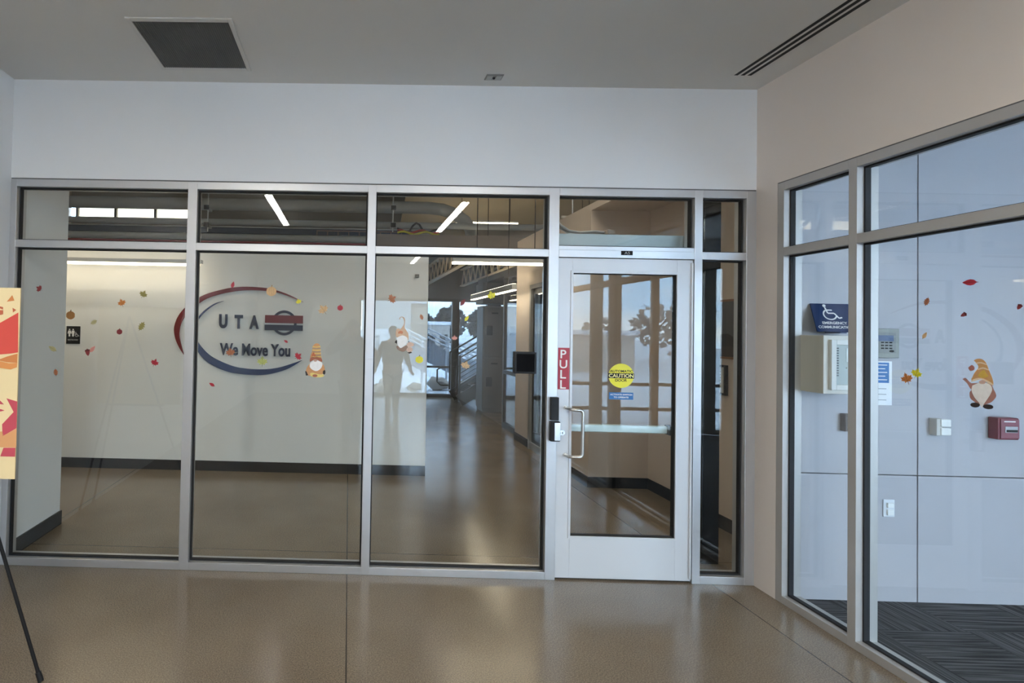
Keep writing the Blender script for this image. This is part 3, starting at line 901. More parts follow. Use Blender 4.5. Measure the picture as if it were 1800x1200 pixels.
# cable tray
za = at(750, 424, y=5.8).z; zb2 = at(750, 409, y=5.8).z
m = M()
for z in (za, zb2): m.box(-.6, 1.1, 5.78, 5.8, z - .01, z + .01)
for k in range(10): m.box(-.6 + k * .185, -.585 + k * .185, 5.78, 5.8, za, zb2)
o = m.obj('cable_tray', mat('tray_brown', (0.20, .13, .12), .5), org=(0, 5.8, za)); tag(o, 'wire cable tray between the ducts in the third bay', 'tray')
for k, (cl, dy, lab) in enumerate((((.65, .6, .06), 0.0, 'yellow cable bundle beside the cable tray'), ((.5, .08, .06), .05, 'red cable bundle beside the cable tray'), ((.03, .03, .035), .1, 'black cable loop rising beside the cable tray'))):
    z = zb2 - .045 + .035 * k
    q = [(0.80 + .055 * i, 5.6 + dy, z + .025 * math.sin(i * .9 + k) + (0.10 * math.sin(min(1, max(0, (i - 4) / 4)) * PI) if k == 2 else 0)) for i in range(14)]
    o = M().tube(q, .018, 8).obj('cable_bundle', mat('cable_%d' % k, cl, .5), smooth=True, org=(1.2, 5.6, z)); tag(o, lab, 'cable')
# duct hangers
for (u_, v_, lab) in ((366, 366, 'grey strut hanger of the ducts in the second bay'), (691, 367, 'grey strut hanger of the ducts in the third bay')):
    a = at(u_, v_, y=5.3); b = at(u_, v_ + 30, y=5.3)
    t = empty('duct_hanger', (a.x, 5.3, a.z), lab, 'hanger', 'duct hangers')
    M().tube([(a.x, 5.3, b.z - .1), (a.x, 5.3, 4.98)], .01, 8).obj('rod', M_MDUCT, t, org=world_of(t))
    for z in (a.z, b.z): M().box(a.x - .03, a.x + .03, 5.2, 5.45, z - .03, z + .01).obj('strut', M_GREY, t, org=world_of(t))
    for z in (a.z, b.z): M().box(a.x - .04, a.x + .04, 5.18, 5.2, z - .04, z + .03).obj('clamp', M_DBLACK, t, org=world_of(t))
# long trough lamp with two tubes seen in the third bay
a = at(805, 389, y=7.4); b = at(908, 391, y=7.4)
t = empty('trough_lamp', ((a.x + b.x) / 2, 7.4, a.z), 'white two tube lamp hanging across the hall in the third bay', 'lamp')
for k, yy in enumerate((7.3, 7.62)): M().box(a.x, b.x, yy, yy + .12, a.z - .055, a.z - .03).obj('tube', M_WARM, t, org=world_of(t))
M().box(a.x - .05, b.x, 7.28, 7.76, a.z - .03, a.z + .0).obj('housing', MATS['lamp_housing'], t, org=world_of(t))
for xx in (a.x + .1, b.x - .1): M().tube([(xx, 7.52, a.z), (xx, 7.52, 4.81)], .006, 8).obj('rod', M_DARK, t, org=world_of(t))
# conduit curving behind the transom over the door
P = [(965, 370), (985, 396), (1000, 406), (1020, 409), (1045, 407), (1062, 409)]
q = at(965, 370, y=.9)
m = M().tube([Vector((q.x - .02, .9, 4.99))] + [at(u_, v_, y=.9) for u_, v_ in P], .012, 10).tube([at(u_, v_ + 4, y=.93) for u_, v_ in P], .010, 10)
o = m.obj('flexible_conduit', M_GREY, smooth=True, org=at(1000, 406, y=.9)); tag(o, 'curved double conduit above the door operator', 'conduit')
a = at(1064, 405, y=.9); b = at(1078, 413, y=.9)
o = M().box(a.x, b.x, .86, .98, b.z, a.z).obj('junction_box', mat('box_pale', (.55, .48, .42), .5), bevel=.003, org=(a.x, .9, a.z)); tag(o, 'pale junction box at the end of the curved conduit', 'box')
# strut rail with hangers behind the transom over the door
a = at(985, 382, y=3.4); b = at(1160, 388, y=3.4)
t = empty('strut_rail', (a.x, 3.4, a.z), 'perforated strut rail hanging above the corridor, seen over the door', 'rail')
M().box(a.x, 3.25, 3.36, 3.40, a.z - .015, a.z + .015).box(a.x, 3.25, 3.36, 3.40, a.z - .10, a.z - .075).obj('rail', mat('rail_beige', (.42, .36, .28), .5, .3), t, org=world_of(t))
q = at(1035, 388, y=3.3); M().box(q.x - .05, q.x + .05, 3.2, 3.4, q.z - .16, q.z + .03).obj('bracket', mat('bracket_cream', (.62, .54, .42), .5), t, bevel=.003, org=world_of(t))
q = at(1006, 380, y=3.38); M().tube([(q.x, 3.38, q.z), (q.x, 3.38, 4.98)], .01, 8).obj('rod', M_MDUCT, t, org=world_of(t))

# low far ceiling with open web joists
M_JOIST = mat('cream_joist_paint', (0.66, 0.56, 0.42), 0.6)
struct('ceiling_far', M().box(-.6, 6.9, 7.0, FE, 3.32, 3.4), M_DECK)


def joist(x, ya, yb, z, h, lab):
    t = empty('roof_joist', (x, ya, z), lab, 'joist', 'open web joists over the far end of the corridor')
    M().box(x - .05, x + .05, ya, yb, z + h - .03, z + h).obj('top_chord', M_JOIST, t, org=world_of(t))
    M().box(x - .05, x + .05, ya, yb, z, z + .03).obj('bottom_chord', M_JOIST, t, org=world_of(t))
    n = int((yb - ya) / .45); m = M()
    for k in range(n):
        y_a = ya + (yb - ya) * k / n; y_b = ya + (yb - ya) * (k + .5) / n; y_c = ya + (yb - ya) * (k + 1) / n
        m.bar((x, y_a, z + .02), (x, y_b, z + h - .02), .025, .025, (1, 0, 0)); m.bar((x, y_b, z + h - .02), (x, y_c, z + .02), .025, .025, (1, 0, 0))
    m.obj('web', M_JOIST, t, org=world_of(t))


for k, x in enumerate((1.15, 1.85, 2.75, 3.45)):
    joist(x, 5.0 if k else 5.6, 9.6, 2.72, .42, ['first', 'second', 'third', 'fourth'][k] + ' open web steel joist from the left over the corridor')
struct('trim_4', M().box(.3, 6.9, 4.9, 5.0, 2.92, 3.14), mat('beam_brown', (.16, .13, .11), .6))
o = M().box(.3, 3.6, 6.0, 6.4, 3.18, 3.32).obj('air_duct', M_GREY, org=(2, 6.2, 3.1)); tag(o, 'square grey duct crossing above the joists', 'duct')

# ================================================================== inside the sidelite: black post and pictures
o = M().box(2.552, 2.672, 0.315, 0.36, 0.0, 2.93).obj('black_post', mat('gloss_black_post', (0.008, 0.010, 0.013), 0.12), bevel=.002, org=(2.61, .33, 0))
tag(o, 'tall glossy black post just behind the narrow sidelite', 'post')


def picture(name, y0_, y1_, z0, z1, fr, label, art):
    t = empty(name, (3.2, (y0_ + y1_) / 2, z0), label, 'picture')
    f_ = 0.018
    m = M()
    for (a, b, c_, d) in ((y0_, y0_ + f_, z0, z1), (y1_ - f_, y1_, z0, z1), (y0_ + f_, y1_ - f_, z0, z0 + f_), (y0_ + f_, y1_ - f_, z1 - f_, z1)):
        m.box(3.172, 3.2, a, b, c_, d)
    m.obj('frame', fr, t, bevel=.001, org=world_of(t))
    art(t, y0_ + f_, y1_ - f_, z0 + f_, z1 - f_)


def art_photo(t, a, b, c_, d):
    M().box(3.185, 3.19, a, b, c_, d).obj('sky', mat('photo_grey', (.10, .10, .11), .3), t, org=world_of(t))
    h = d - c_
    M().prism([(3.1845, a, c_), (3.1845, b, c_), (3.1845, b, c_ + h * .38), (3.1845, a + (b - a) * .6, c_ + h * .42), (3.1845, a + (b - a) * .4, c_ + h * .30), (3.1845, a, c_ + h * .50)], (-1, 0, 0), .001).obj('hills', mat('photo_dark', (.03, .03, .03), .3), t, org=world_of(t))
    M().box(3.182, 3.1835, a, b, c_, c_ + h * .18).obj('meadow', mat('photo_brown', (.055, .045, .04), .3), t, org=world_of(t))


def art_cert(t, a, b, c_, d):
    M().box(3.185, 3.19, a, b, c_, d).obj('mat_board', mat('cert_pale', (.55, .55, .52), .5), t, org=world_of(t))
    for k in range(6): M().box(3.184, 3.185, a + .05, b - .05, c_ + .05 + k * .025, c_ + .056 + k * .025).obj('text_line', M_DARK, t, org=world_of(t))


picture('framed_photograph', 0.60, 1.22, 1.44, 1.94, mat('oak_frame', (.22, .10, .045), .5), 'large dark landscape photograph in a wooden frame behind the sidelite', art_photo)
picture('framed_certificate', 0.985, 1.20, 1.13, 1.385, M_DBLACK, 'small black framed certificate below the large photograph', art_cert)

# ================================================================== lockers and staircase at the end of the corridor
M_LOCK = mat('locker_grey', (0.10, 0.09, 0.075), 0.5, 0.2)


def locker(x0, label):
    wd = .46; y = 7.35
    t = empty('locker', (x0 + wd / 2, y, 0), label, 'locker', 'grey lockers at the end of the corridor')
    M().box(x0, x0 + wd, y, y + .5, 0.06, 2.15).box(x0 + .02, x0 + wd - .02, y + .02, y + .5, 0, .06).obj('body', M_LOCK, t, bevel=.003, org=world_of(t))
    for z0, z1 in ((.09, 1.10), (1.13, 2.12)):
        dd = M().box(x0 + .02, x0 + wd - .02, y - .018, y, z0, z1).obj('door', M_LOCK, t, bevel=.004, org=world_of(t))
        M().box(x0 + .07, x0 + .19, y - .03, y - .018, z0 + .43, z0 + .62).obj('latch', M_BLACK, dd, bevel=.003, org=world_of(t))
        M().box(x0 + .17, x0 + .30, y - .022, y - .018, z1 - .13, z1 - .10).obj('vent_slot', M_BLACK, dd, org=world_of(t))
    for q in list(t.children):
        pass


locker(2.72, 'tall grey locker left of its twin at the end of the corridor')
locker(3.19, 'tall grey locker right of its twin at the end of the corridor')

st = empty('staircase', (2.3, 8.6, 0), 'dark steel staircase rising to the right behind the lockers', 'staircase')
SX0, SX1, SZ = 2.45, 5.2, 1.75
m = M()
for yy in (8.25, 9.15): m.bar((SX0, yy, .1), (SX1, yy, .1 + SZ), .03, .26)
m.obj('stringer', M_DARK, st, org=world_of(st))
n = 10
for k in range(n):
    x = SX0 + (SX1 - SX0) * (k + .3) / n; z = .1 + SZ * (k + .5) / n
    M().box(x, x + .28, 8.27, 9.13, z, z + .03).obj('tread', M_DARK, st, org=world_of(st))
for yy in (8.25, 9.15):
    m = M().tube([(SX0 - .05, yy, .25), (SX0 - .05, yy, 1.12), (SX1, yy, 1.12 + SZ)], .022, 10).tube([(SX0 - .05, yy, .85), (SX1, yy, .85 + SZ)], .016, 8)
    m.obj('handrail', M_DARK, st, smooth=True, org=world_of(st))
    for k in range(4):
        x = SX0 + (SX1 - SX0) * k / 3.5; z = .1 + SZ * k / 3.5
        M().box(x - .02, x + .02, yy - .02, yy + .02, z, z + 1.0).obj('post', M_DARK, st, org=world_of(st))
    m = M()
    for k in range(5): m.tube([(SX0, yy, .30 + .1 * k), (SX1, yy, .30 + .1 * k + SZ)], .007, 6)
    m.obj('mesh_infill', M_DARK, st, org=world_of(st))
# guard rail before the far window
gl_ = empty('guard_rail', (1.7, 9.3, 0), 'low dark guard rail in front of the far window', 'railing')
M().box(1.0, 2.62, 9.28, 9.32, .74, .79).obj('top_rail', M_DARK, gl_, org=world_of(gl_))
m = M().tube([(2.5, 9.22, .74), (2.5, 9.22, .40), (2.42, 9.22, .34), (2.2, 9.22, .34), (2.12, 9.22, .42), (2.12, 9.22, .70), (2.2, 9.22, .76), (2.5, 9.22, .76)], .02, 10)
m.obj('bent_rail', M_DARK, gl_, smooth=True, org=world_of(gl_))
for x in (1.3, 2.58): M().box(x, x + .04, 9.28, 9.32, 0, .74).obj('post', M_DARK, gl_, org=world_of(gl_))
struct('wall_service', M().box(3.75, 3.85, 4.72, 7.3, 0, 2.75).box(2.74, 3.85, 4.72, 7.9, 2.62, 2.74).box(2.70, 3.9, 7.3, 7.9, 2.2, 2.62), M_DWALL)
# glass screen that closes the corridor side beyond the beige wall
sc = empty('window_7', (2.68, 4.75, 0), kind='structure'); sc['label'] = 'glazed screen between the beige wall and the lockers'
m = M()
for a in (4.72, 5.66): m.box(2.66, 2.72, a, a + .06, 0, 2.6)
m.box(2.66, 2.72, 4.78, 5.66, 0, .09).box(2.66, 2.72, 4.78, 5.66, 2.54, 2.6).box(2.665, 2.715, 4.78, 5.66, .92, .98)
m.obj('window_frame', M_DARK, sc, org=world_of(sc))
M().box(2.685, 2.693, 4.75, 5.69, .05, 2.56).obj('glass_pane', M_GLASS, sc, org=world_of(sc))

# ================================================================== right room fittings
# emergency communication sign, leaning over the cabinet
es = empty('emergency_sign', (3.0, YP, 1.76), 'blue wheelchair sign reading emergency communication, above the white cabinet', 'sign')


def ep(u_, v_, yy): return at(u_, v_, y=yy)


yt, yb_ = -0.30, -0.175     # the panel juts into the room along its lower left edge
ys = YP - 0.11
S0, S1, S2, S3 = at(1424, 533, y=YP - .01), at(1480, 534.5, y=YP - .01), at(1499, 583, y=ys), at(1437, 582, y=ys)
S1 = Vector((S0.x + .235, YP - .01, S0.z)); S2 = Vector((S3.x + .235, ys, S3.z))
nn = (S1 - S0).cross(S3 - S0).normalized()
if nn.y > 0: nn = -nn
M().prism([S0, S1, S2, S3], -nn, .006).obj('panel', mat('sign_blue', (0.005, 0.024, 0.095), .5), es, org=world_of(es))
ex_ = (S2 - S3).normalized(); ez_ = (S0 - S3).normalized()
mid = S3.lerp(S2, .5) + nn * .0012
wheelchair(M(), mid + ez_ * .085 - ex_ * .01, ex_, ez_, nn, .115).obj('wheelchair_symbol', M_LET, es, org=world_of(es))
hh_ = (S0 - S3).length
text_mesh('EMERGENCY', mid - ex_ * .075 + ez_ * .052, ex_, ez_, .15, .019, nn, .0006, .02).obj('lettering', M_LET, es, org=world_of(es))
text_mesh('COMMUNICATION', mid - ex_ * .105 + ez_ * .022, ex_, ez_, .21, .019, nn, .0006, .02).obj('lettering', M_LET, es, org=world_of(es))
M().box(S0.x + .1, S0.x + .14, ys + .004, YP, S3.z - .01, S3.z + .005).obj('bracket', M_BLUEARC, es, org=world_of(es))

# white cabinet
cbn = empty('wall_cabinet', (3.0, YP, 1.25), 'white metal wall cabinet with a glazed door under the blue sign', 'cabinet')
ca = at(1449, 589, y=YP - .22); cb_ = at(1449, 692, y=YP - .22)
cx0, cz1, cz0 = ca.x, ca.z, cb_.z
cx1 = cx0 + .305
M_CAB = mat('cabinet_cream', (0.66, 0.62, 0.55), 0.45)
M().box(cx0, cx1, YP - .215, YP, cz0, cz1).obj('body', M_CAB, cbn, bevel=.003, org=world_of(cbn))
m = M(); f_ = .03; yy0, yy1 = YP - .235, YP - .215
q0, q1, r0, r1 = cx0 + .03, cx1 - .03, cz0 + .025, cz1 - .025
m.box(q0, q0 + f_, yy0, yy1, r0, r1).box(q1 - f_, q1, yy0, yy1, r0, r1).box(q0 + f_, q1 - f_, yy0, yy1, r0, r0 + f_).box(q0 + f_, q1 - f_, yy0, yy1, r1 - f_, r1)
dr = m.obj('door', mat('cabinet_door', (.74, .72, .67), .4), cbn, bevel=.002, org=world_of(cbn))
M().box(q0 + f_, q1 - f_, yy0 + .006, yy0 + .009, r0 + f_, r1 - f_).obj('glass_pane', M_GLASS, dr, org=world_of(cbn))
M().box(q0 + f_, q1 - f_, yy1 - .002, yy1 - .0005, r0 + f_, r1 - f_).obj('inner_panel', mat('cabinet_inside', (.52, .52, .50), .5), cbn, org=world_of(cbn))
for k in range(12):
    z = r1 - f_ - .02 - k * .0145
    M().box(q0 + f_ + .004, q0 + f_ + .024, yy1 - .006, yy1 - .002, z - .004, z + .004).obj('terminal', M_BLACK, cbn, org=world_of(cbn))
M().box(q0 + .10, q0 + .17, yy1 - .008, yy1 - .002, cz0 + .15, cz0 + .158).box(q0 + .10, q0 + .17, yy1 - .005, yy1 - .002, cz0 + .19, cz0 + .27).obj('card', M_WHITE, cbn, org=world_of(cbn))

# annunciator panel
an = empty('alarm_panel', (3.36, YP, 1.6), 'grey alarm control panel with a small screen right of the cabinet', 'panel')
a = at(1538, 577, y=YP - .02); b = at(1578, 629, y=YP - .02)
ax0 = b.x - .19
M().box(ax0, b.x, YP - .03, YP, b.z, a.z).obj('backbox', mat('panel_grey', (.32, .33, .30), .5), an, bevel=.003, org=world_of(an))
M().box(ax0 + .02, b.x - .025, YP - .034, YP - .03, b.z + .03, a.z - .025).obj('face', mat('panel_face', (.26, .27, .26), .5), an, bevel=.001, org=world_of(an))
M().box(ax0 + .03, b.x - .042, YP - .037, YP - .034, a.z - .078, a.z - .042).obj('screen', mat('panel_screen', (.10, .14, .25), .3), an, org=world_of(an))
for i in range(3):
    for j in range(3):
        M().box(b.x - .115 + .025 * i, b.x - .10 + .025 * i, YP - .037, YP - .034, b.z + .055 + .018 * j, b.z + .063 + .018 * j).obj('button', M_BLACK, an, org=world_of(an))
m = M().prism([(b.x - .052 + .014 * math.cos(k * PI / 8), YP - .034, b.z + .042 + .007 * math.sin(k * PI / 8)) for k in range(16)], NY, .003)
m.obj('key_switch', M_BLACK, an, org=world_of(an))

# notice with blue block
nb = at(1567, 635, y=YP); nc = at(1564, 712, y=YP)
nx0 = nb.x - .15
no_ = M().box(nx0, nb.x, YP - .003, YP, nc.z, nb.z).obj('wall_notice', mat('notice_paper', (.86, .87, .88), .6), org=(nb.x, YP, nc.z))
tag(no_, 'white notice with a blue block of text below the grey alarm panel', 'notice')
M().box(nx0 + .012, nb.x - .018, YP - .0038, YP - .003, nb.z - .135, nb.z - .008).obj('blue_block', mat('notice_blue', (.06, .19, .45), .6), no_, org=(nb.x, YP, nc.z))
for k in range(5): M().box(nx0 + .02, nb.x - .03 - .012 * (k % 2), YP - .0043, YP - .0038, nb.z - .026 - k * .023, nb.z - .021 - k * .023).obj('text_line', M_LET, no_, org=(nb.x, YP, nc.z))
for k in range(3): M().box(nx0 + .02, nb.x - .035, YP - .0038, YP - .003, nc.z + .03 + k * .035, nc.z + .035 + k * .035).obj('text_line', mat('text_grey', (.4, .42, .45), .6), no_, org=(nb.x, YP, nc.z))

# white call box, brown box, red pull station, outlet
a = at(1642, 735, y=YP - .03); b = at(1666, 765, y=YP - .03)
t = empty('call_box', (a.x, YP, b.z), 'white double button box on the panel wall', 'switch')
M().box(a.x, a.x + .035, YP - .045, YP, b.z, a.z).obj('housing', mat('call_grey', (.55, .53, .50), .5), t, bevel=.003, org=world_of(t))
zm = (a.z + b.z) / 2
for z0, z1 in ((b.z + .002, zm - .003), (zm + .003, a.z - .002)): M().box(a.x + .022, b.x, YP - .052, YP - .01, z0, z1).obj('button', M_WHITE, t, bevel=.006, org=world_of(t))
a = at(1746, 733, y=YP - .03); b = at(1783, 772, y=YP - .03)
t = empty('fire_pull_station', ((a.x + b.x) / 2, YP, b.z), 'dull red fire alarm pull station on the panel wall', 'alarm')
M().box(a.x, b.x, YP - .055, YP, b.z, a.z).obj('housing', mat('alarm_red', (.17, .018, .035), .4), t, bevel=.006, org=world_of(t))
M().box(a.x + .012, b.x - .004, YP - .060, YP - .055, b.z + .01, a.z - .008).obj('cover', mat('alarm_pink', (.27, .085, .11), .35), t, bevel=.003, org=world_of(t))
zc = (a.z + b.z) / 2
M().box(a.x + .035, b.x - .018, YP - .064, YP - .060, zc - .022, zc + .016).obj('pull_handle', mat('alarm_silver', (.5, .5, .52), .35, .4), t, bevel=.002, org=world_of(t))
M().box(a.x + .04, b.x - .022, YP - .066, YP - .064, zc - .018, zc - .004).obj('grip_slot', M_BLACK, t, org=world_of(t))
M().box(a.x + .03, b.x - .03, YP - .0615, YP - .060, a.z - .025, a.z - .018).obj('text_line', M_LET, t, org=world_of(t))
a = at(1551, 877, y=YP); b = at(1571, 908, y=YP)
t = empty('wall_outlet', ((a.x + b.x) / 2, YP, b.z), 'white outlet plate low on the panel wall', 'outlet')
M().box(a.x, b.x, YP - .007, YP, b.z, a.z).obj('plate', mat('outlet_pale', (.70, .72, .76), .4), t, bevel=.005, org=world_of(t))
for z0, z1 in ((b.z + .012, (a.z + b.z) / 2 - .004), ((a.z + b.z) / 2 + .004, a.z - .018)): M().box(a.x + .018, b.x - .014, YP - .018, YP - .007, z0, z1).obj('socket', M_WHITE, t, bevel=.004, org=world_of(t))
a = at(1484, 727, y=YP - .03); b = at(1499, 758, y=YP - .03)
t = empty('push_button', (a.x, YP, b.z), 'small brown box beside the mullion under the white cabinet', 'switch')
M().box(a.x, b.x + .01, YP - .04, YP, b.z, a.z).obj('housing', mat('brown_box', (.16, .13, .12), .5), t, bevel=.004, org=world_of(t))
M().box(a.x + .01, b.x, YP - .045, YP - .04, b.z + .02, a.z - .02).obj('button', M_STEEL, t, bevel=.002, org=world_of(t))

# ================================================================== stickers on the glass
MAPLE = [(0, -1.0), (.07, -.45), (.5, -.62), (.42, -.38), (.95, -.12), (.72, 0), (.86, .38), (.50, .28), (.44, .46), (.22, .28), (.26, .72), (.12, .64), (0, 1.0),
         (-.12, .64), (-.26, .72), (-.22, .28), (-.44, .46), (-.50, .28), (-.86, .38), (-.72, 0), (-.95, -.12), (-.42, -.38), (-.5, -.62), (-.07, -.45)]
OVAL = [(0, -1.0), (.06, -.72), (.34, -.40), (.44, 0), (.34, .42), (.14, .80), (0, 1.0), (-.14, .80), (-.34, .42), (-.44, 0), (-.34, -.40), (-.06, -.72)]
OAK = [(0, -1.1), (.08, -.75), (.38, -.68), (.30, -.42), (.62, -.30), (.36, -.05), (.66, .16), (.34, .30), (.44, .62), (.16, .62), (0, 1.0), (-.16, .62), (-.44, .62), (-.34, .30), (-.66, .16), (-.36, -.05), (-.62, -.30), (-.30, -.42), (-.38, -.68), (-.08, -.75)]
ROUND = [(math.cos(2 * PI * k / 18) * (1 if k % 3 else .93), math.sin(2 * PI * k / 18) * .9) for k in range(18)]
SHAPES = dict(maple=MAPLE, oval=OVAL, oak=OAK, pumpkin=ROUND, acorn=[(.0, 1.0), (.12, .8), (.62, .62), (.66, .3), (.55, .2), (.5, -.3), (.2, -.75), (0, -.95), (-.2, -.75), (-.5, -.3), (-.55, .2), (-.66, .3), (-.62, .62), (-.12, .8)])
LEAFCOL = {'red': (.28, .035, .025), 'maroon': (.23, .03, .035), 'orange': (.62, .22, .05), 'brown': (.33, .15, .04), 'olive': (.30, .26, .08), 'green': (.42, .46, .14),
           'yellow': (.62, .54, .22), 'tan': (.62, .40, .20), 'pale': (.45, .42, .22), 'rust': (.40, .14, .06), 'pink': (.62, .26, .22), 'dark': (.05, .035, .03)}
YG = 0.048            # front face of the main panes
XG = XR + 0.048       # front face of the right panes


class Plane:
    """sticker plane: 'front' on the main panes, 'side' on the right storefront"""
    def __init__(s, side): s.side = side
    def pt(s, u_, v_, lift=0.0):
        return at(u_, v_, x=XG - lift) if s.side else at(u_, v_, y=YG - lift)
    def axes(s): return (Vector((0, -1, 0)), Vector((0, 0, 1)), Vector((-1, 0, 0))) if s.side else (Vector((1, 0, 0)), Vector((0, 0, 1)), Vector((0, -1, 0)))


def sticker(side, u_, v_, rpx, kind, col, rot, label, group='autumn stickers on the glass'):
    pl_ = Plane(side); c_ = pl_.pt(u_, v_, 0.0002); ex, ez, nn_ = pl_.axes()
    r = (pl_.pt(u_, v_ - rpx, 0.0002) - c_).length * 1.15
    a = math.radians(rot)
    def T(p, k=1.0, lift=0.0):
        x_ = (p[0] * math.cos(a) - p[1] * math.sin(a)) * r * k; z_ = (p[0] * math.sin(a) + p[1] * math.cos(a)) * r * k
        return c_ + ex * x_ + ez * z_ + nn_ * lift
    m = M().prism([T(p) for p in SHAPES[kind]], nn_, .0004)
    nm = {'maple': 'maple_leaf_sticker', 'oval': 'leaf_sticker', 'oak': 'oak_leaf_sticker', 'pumpkin': 'pumpkin_sticker', 'acorn': 'acorn_sticker'}[kind]
    o = m.obj(nm, mat('sticker_' + col, LEAFCOL[col], .5, var=.25, vscale=60), org=c_)
    tag(o, label, 'sticker', group)
    dk = mat('vein_' + col, tuple(x_ * .45 for x_ in LEAFCOL[col]), .5)
    m = M()
    if kind in ('maple', 'oval', 'oak'):
        m.bar(T((0, -.95), lift=.0006), T((0, .8), lift=.0006), r * .05, .0003, nn_)
        if kind == 'maple':
            for sx in (-1, 1):
                m.bar(T((0, -.4), lift=.0006), T((sx * .7, .22), lift=.0006), r * .04, .0003, nn_)
        m.obj('leaf_vein', dk, o, org=c_)
    elif kind == 'pumpkin':
        m.prism([T(p, lift=.0006) for p in ((-.1, .8), (.12, .82), (.2, 1.2), (-.02, 1.2))], nn_, .0003)
        m.obj('stalk', dk, o, org=c_)
        m = M()
        for q in (-.45, 0, .45): m.bar(T((q * .6, -.75), lift=.0006), T((q * 1.1, 0), lift=.0006), r * .06, .0003, nn_); m.bar(T((q * 1.1, 0), lift=.0006), T((q * .6, .75), lift=.0006), r * .06, .0003, nn_)
        m.obj('rib', mat('rib_' + col, tuple(x_ * .7 for x_ in LEAFCOL[col]), .5), o, org=c_)
    else:
        m.prism([T(p, lift=.0006) for p in ((-.66, .3), (.66, .3), (.62, .62), (.12, .8), (-.12, .8), (-.62, .62))], nn_, .0003)
        m.obj('acorn_cap', dk, o, org=c_)


ST = [
    (0, 69, 507, 6, 'maple', 'maroon', 60, 'small maroon maple leaf sticker highest on the left grey wing wall'),
    (0, 124, 554, 7, 'pumpkin', 'brown', 0, 'round brown pumpkin sticker just above the restroom sign'),
    (0, 214, 532, 7, 'maple', 'orange', 20, 'orange brown maple leaf sticker in the upper middle of the first bay'),
    (0, 252, 517, 7, 'maple', 'olive', -25, 'olive maple leaf sticker, the highest leaf right of centre in the first bay'),
    (0, 165, 566, 6, 'oak', 'pale', -60, 'pale speckled leaf sticker up and right of the restroom sign'),
    (0, 249, 573, 8, 'oak', 'olive', -30, 'grey green oak leaf sticker in the right half of the first bay'),
    (0, 210, 583, 4.5, 'pumpkin', 'maroon', 0, 'tiny dark red round sticker in the middle of the first bay'),
    (0, 154, 619, 6, 'acorn', 'maroon', 10, 'maroon acorn sticker below and right of the restroom sign'),
    (0, 162, 614, 7, 'oval', 'pink', -40, 'dusty pink leaf sticker overlapping the maroon acorn'),
    (0, 93, 613, 8, 'oval', 'pale', 60, 'pale green oval leaf sticker on the left wing wall beside the sign'),
    (0, 98, 654, 6, 'oak', 'rust', 10, 'small brown leaf sticker lowest on the left wing wall'),
    (0, 272, 637, 7, 'maple', 'red', -20, 'dark red maple leaf sticker lowest in the first bay'),
    (0, 409, 501, 6, 'oval', 'red', -15, 'slim red leaf sticker standing on top of the red arc'),
    (0, 477, 512, 8, 'pumpkin', 'tan', 0, 'tan pumpkin sticker overlapping the red arc'),
    (0, 525, 530, 5, 'maple', 'yellow', 20, 'tiny yellow leaf sticker at the right tip of the red arc'),
    (0, 568, 544, 9, 'maple', 'tan', 35, 'orange tan maple leaf sticker right of the red arc'),
    (0, 598, 541, 4.5, 'pumpkin', 'red', 0, 'small red apple shaped sticker at the upper right of the second bay'),
    (0, 503, 600, 4, 'oval', 'red', 60, 'tiny red leaf sticker just under the ringed logo'),
    (0, 405, 619, 8, 'maple', 'rust', 10, 'rust maple leaf sticker covering the first word of the slogan'),
    (0, 461, 635, 9, 'maple', 'green', 0, 'yellow green maple leaf sticker below the slogan'),
    (0, 524, 626, 7, 'maple', 'red', -50, 'red maple leaf sticker at the right tip of the blue arc'),
    (0, 373, 676, 5.5, 'oval', 'red', 60, 'small red leaf sticker below the blue arc'),
    (0, 689, 525, 8, 'maple', 'rust', -60, 'rust maple leaf sticker at the top left of the third bay'),
    (0, 741, 557, 5, 'oak', 'rust', 20, 'small rust leaf sticker up and right of the gnome in the third bay'),
    (0, 737, 632, 6, 'pumpkin', 'yellow', 0, 'dull yellow pumpkin sticker down and right of the gnome in the third bay'),
    (0, 799, 594, 5, 'maple', 'pink', 0, 'faint pink leaf sticker on the dark window post'),
    (0, 813, 532, 7, 'oval', 'maroon', -35, 'maroon oval leaf sticker near the top of the far window'),
    (0, 820, 560, 5.5, 'oval', 'yellow', -35, 'pale yellow oval leaf sticker before the dark trees'),
    (0, 818, 642, 8, 'maple', 'tan', -20, 'peach maple leaf sticker beside the stair handrail'),
    (0, 864, 519, 8, 'maple', 'yellow', 20, 'pale yellow maple leaf sticker under the hanging lamp'),
    (1, 1706, 496, 11, 'oval', 'red', 88, 'red leaf sticker lying flat, highest on the right hand glass'),
    (1, 1629, 530, 7, 'oak', 'rust', 160, 'brown oak leaf sticker right of the vertical panel joint'),
    (1, 1694, 553, 5, 'acorn', 'maroon', -60, 'small dark acorn sticker above the striped gnome'),
    (1, 1792, 539, 5, 'acorn', 'maroon', -30, 'small dark acorn sticker at the right edge of the picture'),
    (1, 1625, 590, 6.5, 'oval', 'tan', -30, 'tan oval leaf sticker beside the vertical panel joint'),
    (1, 1594, 665, 10, 'maple', 'orange', 20, 'orange maple leaf sticker left of the vertical panel joint'),
    (1, 1611, 656, 9, 'maple', 'yellow', -20, 'yellow maple leaf sticker on the vertical panel joint, touching the orange one'),
]
for q in ST: sticker(*q)


